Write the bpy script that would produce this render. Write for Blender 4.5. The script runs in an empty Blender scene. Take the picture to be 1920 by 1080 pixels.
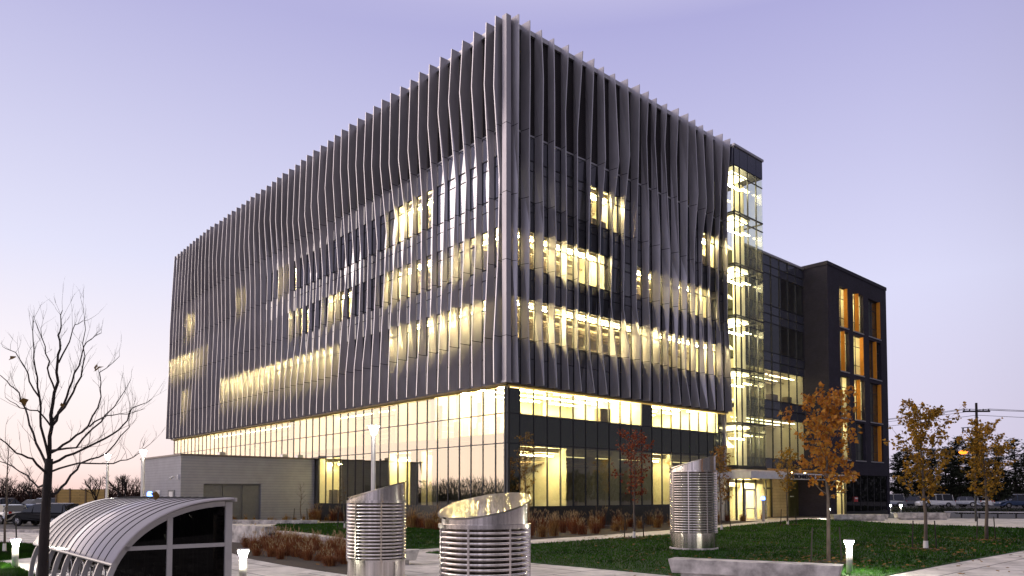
import bpy, math, random
import numpy as np
from mathutils import Vector, Matrix

random.seed(7)
SC = bpy.context.scene
COL = SC.collection
# ------------------------------------------------------------------ camera, sky, sun, exposure
F = 1386.0; TH = math.radians(2.3); PY = 871.3; EYE = 2.2      # focal length and principal row in photo pixels
cd = bpy.data.cameras.new('camera'); cam = bpy.data.objects.new('camera', cd); COL.objects.link(cam)
cam.location = (0, 0, EYE); cam.rotation_euler = (math.pi/2 + TH, 0, 0)
cd.sensor_width = 36; cd.lens = F/1920*36; cd.shift_y = (PY-540)/1920
cd.clip_start = 0.1; cd.clip_end = 5000
SC.camera = cam
SC.view_settings.view_transform = 'Standard'; SC.view_settings.look = 'None'
SC.view_settings.exposure = 0.15; SC.view_settings.gamma = 1
SUN_AZ = math.radians(-72)                 # measured from +Y towards +X: the afterglow is to the left
SUN_EL = math.radians(5)
W = bpy.data.worlds.new('World'); SC.world = W; W.use_nodes = True
def build_world():
    nt = W.node_tree; N = nt.nodes; L = nt.links; N.clear()
    out = N.new('ShaderNodeOutputWorld'); add = N.new('ShaderNodeAddShader')
    b1 = N.new('ShaderNodeBackground'); b2 = N.new('ShaderNodeBackground')
    sky = N.new('ShaderNodeTexSky'); sky.sky_type = 'NISHITA'; sky.sun_disc = False
    sky.sun_elevation = SUN_EL; sky.sun_rotation = SUN_AZ; sky.air_density = 1.2; sky.dust_density = 1.0
    b1.inputs['Strength'].default_value = 0.0015
    L.new(sky.outputs[0], b1.inputs[0])
    tc = N.new('ShaderNodeTexCoord'); sep = N.new('ShaderNodeSeparateXYZ')
    nrm = N.new('ShaderNodeVectorMath'); nrm.operation = 'NORMALIZE'
    L.new(tc.outputs['Generated'], nrm.inputs[0]); L.new(nrm.outputs[0], sep.inputs[0])
    flat = N.new('ShaderNodeVectorMath'); flat.operation = 'MULTIPLY'; flat.inputs[1].default_value = (1, 1, 0)
    L.new(nrm.outputs[0], flat.inputs[0])
    fn = N.new('ShaderNodeVectorMath'); fn.operation = 'NORMALIZE'; L.new(flat.outputs[0], fn.inputs[0])
    dot = N.new('ShaderNodeVectorMath'); dot.operation = 'DOT_PRODUCT'
    dot.inputs[1].default_value = (math.sin(SUN_AZ), math.cos(SUN_AZ), 0); L.new(fn.outputs[0], dot.inputs[0])
    def ramp(src, stops, smooth=False):
        r = N.new('ShaderNodeValToRGB'); r.color_ramp.interpolation = 'EASE' if smooth else 'LINEAR'
        e = r.color_ramp.elements
        while len(e) < len(stops): e.new(0.5)
        for k, (p, c) in enumerate(stops):
            e[k].position = p; e[k].color = (*c, 1)
        L.new(src, r.inputs[0]); return r.outputs[0]
    z = sep.outputs['Z']
    toward = ramp(z, [(0, (.93, .63, .57)), (.035, (.98, .80, .75)), (.13, (.95, .87, .88)), (.28, (.72, .72, .89)), (.56, (.42, .41, .68)), (.68, (.80, .74, .88)), (1, (.72, .65, .66))])
    side = ramp(z, [(0, (.66, .56, .66)), (.06, (.66, .61, .77)), (.25, (.67, .67, .88)), (.54, (.40, .39, .67)), (.68, (.80, .74, .88)), (1, (.72, .65, .66))])
    away = ramp(z, [(0, (.10, .095, .11)), (.1, (.075, .072, .095)), (.38, (.08, .08, .13)), (.65, (.36, .33, .42)), (1, (.72, .65, .66))])
    def mr(lo, hi):
        m = N.new('ShaderNodeMapRange'); m.interpolation_type = 'SMOOTHSTEP'
        m.inputs['From Min'].default_value = lo; m.inputs['From Max'].default_value = hi
        L.new(dot.outputs['Value'], m.inputs['Value']); return m.outputs[0]
    def mix(f, a, b):
        m = N.new('ShaderNodeMix'); m.data_type = 'RGBA'; L.new(f, m.inputs[0]); L.new(a, m.inputs[6]); L.new(b, m.inputs[7]); return m.outputs[2]
    c = mix(mr(-.85, -.15), away, side); c = mix(mr(.05, .85), c, toward)
    L.new(c, b2.inputs[0]); b2.inputs['Strength'].default_value = 0.98
    L.new(b1.outputs[0], add.inputs[0]); L.new(b2.outputs[0], add.inputs[1]); L.new(add.outputs[0], out.inputs[0])
build_world()
sl = bpy.data.lights.new('sun', 'SUN'); sun = bpy.data.objects.new('sun', sl); COL.objects.link(sun)
sl.energy = 1.35; sl.angle = math.radians(60); sl.color = (1, .80, .66)
sd = Vector((math.sin(SUN_AZ)*math.cos(math.radians(14)), math.cos(SUN_AZ)*math.cos(math.radians(14)), math.sin(math.radians(14))))
sun.rotation_euler = sd.to_track_quat('Z', 'Y').to_euler()
SC.cycles.max_bounces = 10; SC.cycles.transparent_max_bounces = 24; SC.cycles.diffuse_bounces = 3; SC.cycles.glossy_bounces = 4
SC.cycles.sample_clamp_indirect = 4; SC.cycles.caustics_reflective = False; SC.cycles.caustics_refractive = False

# ------------------------------------------------------------------ geometry helpers
def ray(x, y):
    u = (x-960)/F; v = (PY-y)/F
    return Vector((u, math.cos(TH)-v*math.sin(TH), math.sin(TH)+v*math.cos(TH)))
def at(x, y, Y):
    r = ray(x, y); t = Y/r.y; return Vector((r.x*t, Y, EYE+r.z*t))
def gp(x, y, z=0.0):
    r = ray(x, y); t = (z-EYE)/r.z; return Vector((r.x*t, r.y*t, z))
C0 = Vector((-.33, 46.0, 0)); ANG = math.atan2(.668, .744)
UR = Vector((math.cos(ANG), math.sin(ANG), 0)); UL = Vector((-UR.y, UR.x, 0))
def Bp(a, b, z=0.0): return C0 + UR*a + UL*b + Vector((0, 0, z))

class MB:
    def __init__(s): s.v = []; s.f = []; s.m = []
    def add(s, vs, fs, m=0):
        o = len(s.v); s.v += [tuple(p) for p in vs]
        for f in fs: s.f.append(tuple(o+i for i in f)); s.m.append(m)
        return s
    def quad(s, a, b, c, d, m=0): return s.add([a, b, c, d], [(0, 1, 2, 3)], m)
    def box(s, x0, x1, y0, y1, z0, z1, m=0):
        vs = [(x, y, z) for z in (z0, z1) for x, y in ((x0, y0), (x1, y0), (x1, y1), (x0, y1))]
        return s.add(vs, [(3, 2, 1, 0), (4, 5, 6, 7), (0, 1, 5, 4), (1, 2, 6, 5), (2, 3, 7, 6), (3, 0, 4, 7)], m)
    def prism(s, base, z0, z1, m=0, cap=True):
        n = len(base); vs = [(p[0], p[1], z0) for p in base]+[(p[0], p[1], z1) for p in base]
        fs = [(i, (i+1) % n, n+(i+1) % n, n+i) for i in range(n)]
        if cap: fs += [tuple(range(n-1, -1, -1)), tuple(range(n, 2*n))]
        return s.add(vs, fs, m)
    def tube(s, pts, rad, n=6, m=0, cap=True):
        pts = [Vector(p) for p in pts]
        if not hasattr(rad, '__len__'): rad = [rad]*len(pts)
        vs = []; prev = None
        for i, p in enumerate(pts):
            t = (pts[min(i+1, len(pts)-1)]-pts[max(i-1, 0)])
            t = t.normalized() if t.length > 1e-9 else Vector((0, 0, 1))
            a = prev if prev is not None else (Vector((1, 0, 0)) if abs(t.x) < .8 else Vector((0, 1, 0)))
            a = (a-t*a.dot(t)).normalized(); b = t.cross(a); prev = a
            for k in range(n):
                an = 2*math.pi*k/n; vs.append(p+(a*math.cos(an)+b*math.sin(an))*rad[i])
        fs = []
        for i in range(len(pts)-1):
            for k in range(n):
                k2 = (k+1) % n; fs.append((i*n+k, i*n+k2, (i+1)*n+k2, (i+1)*n+k))
        if cap: fs += [tuple(range(n-1, -1, -1)), tuple(range((len(pts)-1)*n, len(pts)*n))]
        return s.add(vs, fs, m)
    def lathe(s, prof, n=32, m=0, c=(0, 0)):
        vs = []; fs = []
        for r, z in prof:
            for k in range(n):
                an = 2*math.pi*k/n; vs.append((c[0]+r*math.cos(an), c[1]+r*math.sin(an), z))
        for i in range(len(prof)-1):
            for k in range(n):
                k2 = (k+1) % n; fs.append((i*n+k, i*n+k2, (i+1)*n+k2, (i+1)*n+k))
        return s.add(vs, fs, m)
    def build(s, name, mats, parent=None, smooth=False, loc=None, rotz=0):
        me = bpy.data.meshes.new(name); me.from_pydata(s.v, [], s.f)
        for q in (mats if isinstance(mats, (list, tuple)) else [mats]): me.materials.append(q)
        if any(s.m): me.polygons.foreach_set('material_index', s.m)
        if smooth: me.polygons.foreach_set('use_smooth', [True]*len(s.f))
        me.update()
        o = bpy.data.objects.new(name, me); COL.objects.link(o)
        if parent: o.parent = parent
        if loc is not None: o.location = loc
        o.rotation_euler.z = rotz
        return o
def tag(o, label, cat=None, group=None, kind=None):
    o['label'] = label
    if cat: o['category'] = cat
    if group: o['group'] = group
    if kind: o['kind'] = kind
    return o
def thing(name, label, cat, loc=(0, 0, 0), rotz=0, group=None):
    o = bpy.data.objects.new(name, None); COL.objects.link(o); o.location = loc; o.rotation_euler.z = rotz
    o.empty_display_size = .2
    return tag(o, label, cat, group)

# ------------------------------------------------------------------ materials
def mat(name, col, rough=.5, metal=0., var=0., scale=4., bump=0., spec=.5, stretch=None, coat=0., col2=None, detail=4):
    m = bpy.data.materials.new(name); m.use_nodes = True; nt = m.node_tree; N = nt.nodes; L = nt.links
    p = N['Principled BSDF']; p.inputs['Base Color'].default_value = (*col, 1)
    p.inputs['Roughness'].default_value = rough; p.inputs['Metallic'].default_value = metal
    p.inputs['Specular IOR Level'].default_value = spec; p.inputs['Coat Weight'].default_value = coat
    if var or bump or col2:
        tc = N.new('ShaderNodeTexCoord'); mp = N.new('ShaderNodeMapping'); nz = N.new('ShaderNodeTexNoise')
        if stretch: mp.inputs['Scale'].default_value = stretch
        nz.inputs['Scale'].default_value = scale; nz.inputs['Detail'].default_value = detail; nz.inputs['Roughness'].default_value = .6
        L.new(tc.outputs['Object'], mp.inputs[0]); L.new(mp.outputs[0], nz.inputs['Vector'])
        if var or col2:
            r = N.new('ShaderNodeValToRGB'); r.color_ramp.elements[0].position = .32; r.color_ramp.elements[1].position = .68
            a = col2 if col2 else tuple(c*(1-var) for c in col); b = col if col2 else tuple(min(c*(1+var), 1) for c in col)
            r.color_ramp.elements[0].color = (*a, 1); r.color_ramp.elements[1].color = (*b, 1)
            L.new(nz.outputs[0], r.inputs[0]); L.new(r.outputs[0], p.inputs['Base Color'])
        if bump:
            bp = N.new('ShaderNodeBump'); bp.inputs['Strength'].default_value = bump; bp.inputs['Distance'].default_value = .06 if name == 'lid_stainless' else .02
            L.new(nz.outputs[0], bp.inputs['Height']); L.new(bp.outputs[0], p.inputs['Normal'])
    return m
def island_mat(name, cols, rough=.6, trans=0.):
    m = bpy.data.materials.new(name); m.use_nodes = True; nt = m.node_tree; N = nt.nodes; L = nt.links
    p = N['Principled BSDF']; p.inputs['Roughness'].default_value = rough; p.inputs['Specular IOR Level'].default_value = .25
    g = N.new('ShaderNodeNewGeometry'); r = N.new('ShaderNodeValToRGB'); e = r.color_ramp.elements
    while len(e) < len(cols): e.new(.5)
    for k, c in enumerate(cols): e[k].position = k/max(1, len(cols)-1); e[k].color = (*c, 1)
    L.new(g.outputs['Random Per Island'], r.inputs[0]); L.new(r.outputs[0], p.inputs['Base Color'])
    if trans:
        t = N.new('ShaderNodeBsdfTranslucent'); mx = N.new('ShaderNodeMixShader'); mx.inputs[0].default_value = trans
        L.new(r.outputs[0], t.inputs[0]); L.new(p.outputs[0], mx.inputs[1]); L.new(t.outputs[0], mx.inputs[2])
        L.new(mx.outputs[0], N['Material Output'].inputs[0])
    return m
def glass(name, tint=(.8, .85, .8), base=.2, rough=0., ior=1.6, gtint=(1, 1, 1)):
    m = bpy.data.materials.new(name); m.use_nodes = True; nt = m.node_tree; N = nt.nodes; L = nt.links; N.clear()
    out = N.new('ShaderNodeOutputMaterial'); mx = N.new('ShaderNodeMixShader'); t = N.new('ShaderNodeBsdfTransparent'); g = N.new('ShaderNodeBsdfGlossy')
    t.inputs[0].default_value = (*tint, 1); g.inputs[0].default_value = (*gtint, 1); g.inputs['Roughness'].default_value = rough
    ge = N.new('ShaderNodeNewGeometry'); dt = N.new('ShaderNodeVectorMath'); dt.operation = 'DOT_PRODUCT'
    L.new(ge.outputs['Incoming'], dt.inputs[0]); L.new(ge.outputs['Normal'], dt.inputs[1])
    prev = dt.outputs['Value']                          # Schlick: base + (1-base) * (1-|cos|)^5
    for op, v in (('ABSOLUTE', None), ('SUBTRACT', 1.0), ('POWER', 5.0), ('MULTIPLY_ADD', 1-base)):
        ma = N.new('ShaderNodeMath'); ma.operation = op
        if op == 'SUBTRACT': ma.inputs[0].default_value = 1.0; L.new(prev, ma.inputs[1]); ma.use_clamp = True
        else:
            L.new(prev, ma.inputs[0])
            if v is not None: ma.inputs[1].default_value = v
        if op == 'MULTIPLY_ADD': ma.inputs[2].default_value = base; ma.use_clamp = True
        prev = ma.outputs[0]
    L.new(prev, mx.inputs[0])
    L.new(t.outputs[0], mx.inputs[1]); L.new(g.outputs[0], mx.inputs[2]); L.new(mx.outputs[0], out.inputs[0])
    return m
def opaque_glass(name, col, base=.25, rough=.02, ior=1.6):
    m = glass(name, base=base, rough=rough, ior=ior); N = m.node_tree.nodes; L = m.node_tree.links
    d = N.new('ShaderNodeBsdfDiffuse'); d.inputs[0].default_value = (*col, 1)
    mx = [n for n in N if n.type == 'MIX_SHADER'][0]; L.new(d.outputs[0], mx.inputs[1]); return m
def emit(name, col, s):
    m = bpy.data.materials.new(name); m.use_nodes = True; N = m.node_tree.nodes; N.clear()
    o = N.new('ShaderNodeOutputMaterial'); e = N.new('ShaderNodeEmission'); e.inputs[0].default_value = (*col, 1); e.inputs[1].default_value = s
    m.node_tree.links.new(e.outputs[0], o.inputs[0]); return m

def brick_mat(name, c1, c2, mortar, bw, bh, ms, rough=.7, axis='XZ', bump=.3, var=0.25):
    m = bpy.data.materials.new(name); m.use_nodes = True; nt = m.node_tree; N = nt.nodes; L = nt.links
    p = N['Principled BSDF']; p.inputs['Roughness'].default_value = rough
    tc = N.new('ShaderNodeTexCoord'); sp = N.new('ShaderNodeSeparateXYZ'); cb = N.new('ShaderNodeCombineXYZ'); br = N.new('ShaderNodeTexBrick')
    L.new(tc.outputs['Object'], sp.inputs[0])
    if axis == 'XYZ':
        ad = N.new('ShaderNodeMath'); L.new(sp.outputs['X'], ad.inputs[0]); L.new(sp.outputs['Y'], ad.inputs[1])
        L.new(ad.outputs[0], cb.inputs[0]); L.new(sp.outputs['Z'], cb.inputs[1])
    else:
        L.new(sp.outputs[axis[0]], cb.inputs[0]); L.new(sp.outputs[axis[1]], cb.inputs[1])
    br.inputs['Color1'].default_value = (*c1, 1); br.inputs['Color2'].default_value = (*c2, 1); br.inputs['Mortar'].default_value = (*mortar, 1)
    br.inputs['Scale'].default_value = 1; br.inputs['Brick Width'].default_value = bw; br.inputs['Row Height'].default_value = bh; br.inputs['Mortar Size'].default_value = ms
    br.inputs['Bias'].default_value = 0; L.new(cb.outputs[0], br.inputs['Vector'])
    nz = N.new('ShaderNodeTexNoise'); nz.inputs['Scale'].default_value = .9; nz.inputs['Detail'].default_value = 8; nz.inputs['Roughness'].default_value = .7
    L.new(tc.outputs['Object'], nz.inputs['Vector'])
    mr = N.new('ShaderNodeMapRange'); mr.inputs[1].default_value = .3; mr.inputs[2].default_value = .7; mr.inputs[3].default_value = 1-var; mr.inputs[4].default_value = 1+var
    L.new(nz.outputs[0], mr.inputs[0])
    mu = N.new('ShaderNodeMix'); mu.data_type = 'RGBA'; mu.blend_type = 'MULTIPLY'; mu.inputs[0].default_value = 1
    L.new(br.outputs[0], mu.inputs[6]); L.new(mr.outputs[0], mu.inputs[7]); L.new(mu.outputs[2], p.inputs['Base Color'])
    bp = N.new('ShaderNodeBump'); bp.inputs['Strength'].default_value = bump; bp.inputs['Distance'].default_value = .01
    L.new(br.outputs['Fac'], bp.inputs['Height']); bp.invert = True; L.new(bp.outputs[0], p.inputs['Normal'])
    return m

def fin_material():
    m = mat('fin_aluminium', (.46, .44, .465), rough=.40, metal=.55, var=.12, scale=.8, stretch=(1, 1, .4))
    nt = m.node_tree; N = nt.nodes; L = nt.links; p = N['Principled BSDF']
    tc = N.new('ShaderNodeTexCoord'); sp = N.new('ShaderNodeSeparateXYZ'); L.new(tc.outputs['Object'], sp.inputs[0])
    prev = None                                        # thin panel joints at the storey heights
    for h in (12.1, 16.9, 21.2, 25.6):
        s = N.new('ShaderNodeMath'); s.operation = 'COMPARE'; s.inputs[1].default_value = h; s.inputs[2].default_value = .022
        L.new(sp.outputs['Z'], s.inputs[0])
        if prev is None: prev = s.outputs[0]
        else:
            a = N.new('ShaderNodeMath'); a.operation = 'ADD'; L.new(prev, a.inputs[0]); L.new(s.outputs[0], a.inputs[1]); prev = a.outputs[0]
    src = p.inputs['Base Color'].links[0].from_socket
    mx = N.new('ShaderNodeMix'); mx.data_type = 'RGBA'; mx.inputs[7].default_value = (.03, .03, .03, 1)
    L.new(prev, mx.inputs[0]); L.new(src, mx.inputs[6]); L.new(mx.outputs[2], p.inputs['Base Color'])
    return m
FIN = fin_material()
EDGE = mat('fin_edge_bright', (.80, .78, .80), .32, .5, var=.05)  # paler metal paints the bright sky reflection onto the fin edges
MUL = mat('mullion_metal', (.06, .06, .065), .4, .6)
ALU = mat('pale_aluminium', (.55, .54, .55), .35, .7, var=.08)
G_UP = glass('window_glass', (.86, .87, .78), .24)
G_UPL = glass('bright_left_window_glass', (.84, .86, .76), .62, gtint=(.96, .96, 1))  # same glass as the right front, reflectivity raised to paint in bright sky
G_POD = glass('podium_glass', (.84, .86, .72), .34, gtint=(1, .95, .82))
G_TOW = glass('tower_glass', (.88, .92, .84), .07)
SPAN = opaque_glass('spandrel_glass', (.010, .011, .014), .17)
SPANK = opaque_glass('sky_tinted_panel', (.055, .060, .082), .22)  # blue-grey base colour stands in for the sky mirrored in these panels
G_LINK = glass('link_glass', (.80, .84, .80), .30)
SPANL = opaque_glass('bright_left_spandrel_glass', (.014, .014, .018), .64)  # left copy of the spandrel glass, brightened to look sky-lit
SPAN_G = opaque_glass('podium_spandrel_glass', (.022, .026, .010), .22)
TOPG = opaque_glass('tower_top_panel', (.05, .05, .08), .2)
LOUV = brick_mat('louvre_screen', (.016, .010, .013), (.019, .011, .014), (.004, .003, .004), 50, .13, .035, rough=.55, axis='XYZ', bump=.6)
ROOMW = mat('room_wall', (.82, .77, .60), .8, var=.06, scale=1.5)
ROOMC = mat('room_ceiling', (.80, .72, .54), .8, var=.15, scale=2.5)
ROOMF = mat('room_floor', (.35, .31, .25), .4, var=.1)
DARKW = mat('unlit_room_wall', (.10, .105, .09), .9, var=.25, scale=1.2)  # dark wall colour carries the gloom of rooms without lights
FURN = mat('lab_furniture', (.30, .24, .17), .6, var=.3, scale=2)
TUBE = emit('ceiling_light_glow', (1, .80, .40), 165)
TUBE_D = emit('dim_light_glow', (1, .85, .40), 1.3)
TUBE_L = emit('long_side_light_glow', (1, .79, .37), 380)
TUBE_P = emit('podium_light_glow', (1, .82, .44), 24)
TUBE_S = emit('stair_light_glow', (1, .86, .50), 110)
PANEL = emit('stair_fill_glow', (1, .84, .46), 9)  # glow of the fill panels added in the tower
SOFF = mat('bronze_soffit', (.16, .12, .05), .45, .3, var=.1)
GOLD2 = emit('dim_gold_line_glow', (1, .66, .20), .16)  # fainter glow for the added soffit strip of the long side
GOLD = emit('gold_line_glow', (1, .66, .20), .55)  # glow for the added soffit strip, no lamp known there
CONC = mat('cast_concrete', (.44, .41, .39), .8, var=.55, scale=2.2, bump=.25, detail=9)
STEEL = mat('brushed_stainless', (.76, .71, .66), .2, 1., var=.28, scale=9, stretch=(1, 1, .02), bump=.10)
PLINTH = mat('dark_granite', (.035, .035, .032), .3, var=.3, scale=8)

# ------------------------------------------------------------------ ground and setting
def flat(name, pts, z, m, kind='structure', label=None, thick=0.):
    b = MB()
    if thick: b.prism([(p[0], p[1]) for p in pts], z-thick, z)
    else: b.add([(p[0], p[1], z) for p in pts], [tuple(range(len(pts)))])
    o = b.build(name, m); o['kind'] = kind
    if label: o['label'] = label
    return o
ASPH = mat('asphalt', (.055, .053, .058), .85, var=.25, scale=3, detail=10, bump=.1)
flat('ground', [(-1500, -300), (1500, -300), (1500, 2500), (-1500, 2500)], 0, ASPH, label='dark asphalt ground reaching to the horizon')
PAVE = brick_mat('paving_concrete', (.54, .50, .48), (.48, .455, .44), (.14, .13, .13), 2.4, 2.4, .030, rough=.75, axis='XY', bump=.3, var=.45)
b = MB(); loc = [(-60, 2), (45, 2), (45, 90), (-60, 90)]
paved = [Vector((-34, 2, 0)), Vector((60, 2, 0)), Vector((78, 52, 0)), Vector((50, 66, 0)), Vector((20, 70, 0)), Vector((-26, 56, 0)), Vector((-34, 36, 0))]
rot = Matrix.Rotation(-ANG, 4, 'Z')
b.add([rot @ p for p in paved], [tuple(range(7))])
o = b.build('pavement', PAVE, loc=(0, 0, .006), rotz=ANG); tag(o, 'pale jointed concrete paving around the lawns', kind='structure')
LAWN = mat('lawn_soil', (.012, .058, .003), .9, var=.5, scale=3, detail=8, bump=.3)
MULCH = mat('mulch', (.030, .018, .012), .95, var=.5, scale=9, detail=8, bump=.6)
def P(l): return [gp(x, y) for x, y in l]
lawnA = P([(798, 1037), (1000, 1021), (1120, 1012.5), (1250, 1003.5), (1343, 991), (1450, 980), (1515, 973.5), (1600, 977), (1670, 982), (1920, 991), (2150, 999), (2100, 1012), (1919, 1033), (1800, 1054), (1674, 1078), (1600, 1094), (1470, 1096), (1260, 1080), (1120, 1067), (985, 1055)])
lawnB = P([(500, 992), (520, 983), (640, 981), (720, 986), (830, 995), (930, 1008), (960, 1016), (900, 1021), (822, 1028), (765, 1032), (660, 1027), (590, 1015)])
lawnC = P([(-160, 1026), (0, 1019), (62, 1022), (78, 1032), (60, 1046), (0, 1052), (-160, 1062)])
lawnD = P([(-200, 1072), (0, 1056), (30, 1062), (76, 1086), (84, 1180), (-200, 1180)])
for pts, lab in ((lawnA, 'large dark lawn right of the steel vents'), (lawnB, 'small lawn between low concrete wall and planting bed'), (lawnC, 'lawn strip by the car park'), (lawnD, 'lawn corner in front of the bare tree')):
    flat('lawn', pts, .03, LAWN, label=lab, thick=.03)
bedR = P([(985, 1013), (1120, 1004), (1250, 994.5), (1343, 985.5), (1425, 977)])+[Bp(22, -.2), Bp(-.2, -.2), Bp(-.2, 3), Bp(-2.6, 1.5)]
bedL = P([(425, 976), (640, 978)])+P([(720, 984), (830, 993), (945, 1009)])+[Bp(-.2, 1), Bp(-.2, 25.5), Bp(-9, 25.5)]
bedF = P([(425, 1008), (505, 1012), (590, 1018), (665, 1030), (760, 1034), (740, 1060), (665, 1080), (600, 1071), (520, 1058), (462, 1047), (425, 1034)])
for pts, lab in ((bedR, 'mulched bed along the entrance front'), (bedL, 'mulched bed along the long glass front'), (bedF, 'mulched bed of red grasses near the shelter')):
    flat('planting_bed_ground', pts, .018, MULCH, label=lab, thick=.012)

def inside(pts, q):
    x, y = q[:, 0], q[:, 1]; r = np.zeros(len(q), bool); n = len(pts); j = n-1
    for i in range(n):
        xi, yi, xj, yj = pts[i][0], pts[i][1], pts[j][0], pts[j][1]
        c = ((yi > y) != (yj > y)) & (x < (xj-xi)*(y-yi)/(yj-yi+1e-12)+xi); r ^= c; j = i
    return r
def grassm(cols, ro, tr):
    m = island_mat('grass_blade', cols, ro, tr); nt = m.node_tree; p = nt.nodes['Principled BSDF']; p.inputs['Specular IOR Level'].default_value = .03
    up = nt.nodes.new('ShaderNodeCombineXYZ'); up.inputs[2].default_value = 1; nt.links.new(up.outputs[0], p.inputs['Normal'])
    tc = nt.nodes.new('ShaderNodeTexCoord'); nz = nt.nodes.new('ShaderNodeTexNoise'); nz.inputs['Scale'].default_value = .45; nz.inputs['Detail'].default_value = 7; nz.inputs['Roughness'].default_value = .65
    mr = nt.nodes.new('ShaderNodeMapRange'); mr.inputs[1].default_value = .35; mr.inputs[2].default_value = .68; mr.inputs[3].default_value = .55; mr.inputs[4].default_value = 1.5
    mx = nt.nodes.new('ShaderNodeMix'); mx.data_type = 'RGBA'; mx.blend_type = 'MULTIPLY'; mx.inputs[0].default_value = 1
    src = p.inputs['Base Color'].links[0].from_socket
    nt.links.new(tc.outputs['Object'], nz.inputs['Vector']); nt.links.new(nz.outputs[0], mr.inputs[0]); nt.links.new(src, mx.inputs[6]); nt.links.new(mr.outputs[0], mx.inputs[7]); nt.links.new(mx.outputs[2], p.inputs['Base Color'])
    return m
def lawn_blades(polys, rng):
    P_, H_ = [], []
    for pts, n in polys:
        a = np.array([(p[0], p[1]) for p in pts]); lo = a.min(0); hi = a.max(0)
        q = rng.uniform(lo, hi, (n, 2)); q = q[inside(pts, q)]
        P_.append(q)
    q = np.concatenate(P_); n = len(q)
    d = np.hypot(q[:, 0], q[:, 1]); keep = rng.random(n) < np.clip(26/d, .15, 1)**2; q = q[keep]; d = d[keep]; n = len(q)
    h = rng.uniform(.035, .085, n)*np.clip(d/24, .8, 2.0)**.5; w = .007*np.clip(d/14, 1, 6); an = rng.uniform(0, 6.28, n); ln = rng.uniform(-.05, .05, (n, 2))
    v = np.zeros((n, 3, 3)); c, s = np.cos(an), np.sin(an)
    v[:, 0, 0] = q[:, 0]-c*w; v[:, 0, 1] = q[:, 1]-s*w; v[:, 1, 0] = q[:, 0]+c*w; v[:, 1, 1] = q[:, 1]+s*w
    v[:, 2, 0] = q[:, 0]+ln[:, 0]; v[:, 2, 1] = q[:, 1]+ln[:, 1]; v[:, :2, 2] = .028; v[:, 2, 2] = .03+h
    me = bpy.data.meshes.new('grass'); me.vertices.add(3*n); me.vertices.foreach_set('co', v.reshape(-1))
    me.loops.add(3*n); me.loops.foreach_set('vertex_index', np.arange(3*n, dtype=np.int32)); me.polygons.add(n)
    me.polygons.foreach_set('loop_start', np.arange(0, 3*n, 3, dtype=np.int32)); me.update(calc_edges=True)
    me.materials.append(grassm( [(.016, .085, .003), (.022, .10, .004), (.030, .115, .005), (.045, .115, .008)], .7, 0))
    o = bpy.data.objects.new('grass', me); COL.objects.link(o)
    tag(o, 'short dark green mown grass on the lawns', kind='stuff')
RNG = np.random.default_rng(3)
lawn_blades([(lawnA, 420000), (lawnB, 130000), (lawnC, 90000), (lawnD, 70000)], RNG)

# ------------------------------------------------------------------ main building
main = thing('academic_building', 'large five storey glass block wrapped in tall folded grey metal fins', 'building', C0, ANG)
SR, NR, LR = 1.24, 20, 24.8
SL, NL, LL = 1.25, 51, 63.75
Z0, ZL, ZT = 9.17, 25.6, 32.6
ROWS = [(12.1, 14.85), (16.75, 19.3), (21.2, 24.0)]
SPANS = [(Z0, 12.1), (14.85, 16.75), (19.3, 21.2), (24.0, ZL)]
def XY(face, u, w): return (u, w) if face == 'R' else (w, u)           # w: depth into the building
def fbox(b, face, u0, u1, w0, w1, z0, z1, m=0):
    if face == 'R': b.box(u0, u1, w0, w1, z0, z1, m)
    else: b.box(w0, w1, u0, u1, z0, z1, m)
def fquad(b, face, u0, u1, w, z0, z1, m=0, jit=0.):
    j = [random.uniform(-jit, jit) for _ in range(2)]
    pts = [(u0, w-j[0], z0-0), (u1, w+j[0], z0), (u1, w+j[1], z1), (u0, w-j[1], z1)]
    b.quad(*[(*XY(face, p[0], p[1]), p[2]) for p in pts], m)

def fin_depth(face, i, rng):
    if face == 'R':
        top = .66+.17*math.sin(i*2*math.pi/4.7+.9); k1 = .62+.18*math.sin(i*.75+1.5); mid = .44+.14*math.sin(i*.62+.2)
        low = .54+.14*math.sin(i*.5+2.6); bot = .72+.09*math.sin(i*.9+.4)
        zs = [Z0, 12.6+1.2*math.sin(i*.7), 17.6+2*math.sin(i*.43+1), 22+1.3*math.sin(i*.8), 27.6+1.8*math.sin(i*.6+.5), ZT]
        ds = [bot, low, mid, mid+.06, k1, top]
        sk = [.0, .16*math.sin(i*.8), .24*math.sin(i*.5+1), .20*math.sin(i*.45+2), .14*math.sin(i*.9), .04]
    else:
        near = min(1, max(0, (44-i)/26)); fade = min(1, max(0, (50-i)/10))
        zs = [Z0, 11.6+.8*math.sin(i*.6), 16.2+1.2*math.sin(i*.37+1), 22.2+1.3*math.sin(i*.29), 28.0+1.0*math.sin(i*.5), ZT]
        ds = [.78, .76+.04*math.sin(i*.9), .74-.30*near+.10*math.sin(i*.8), .74-.50*max(near, .55*fade*(.5+.5*math.sin(i*.45)))+.10*math.sin(i*1.1), .80+.04*math.sin(i*.7), .66+.04*math.sin(i*1.3)]
        sk = [0, .06*math.sin(i*.27+2), .12*math.sin(i*.21), .10*math.sin(i*.24+1), .06*math.sin(i*.4), 0]
    if face == 'L' and i > 42: ds = [d*(1-(i-42)/9*f) for d, f in zip(ds, (-.15, -.1, 0, .1, .45, .65))]
    return zs, [max(.16, d+rng.uniform(-.02, .02)) for d in ds], sk
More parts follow.
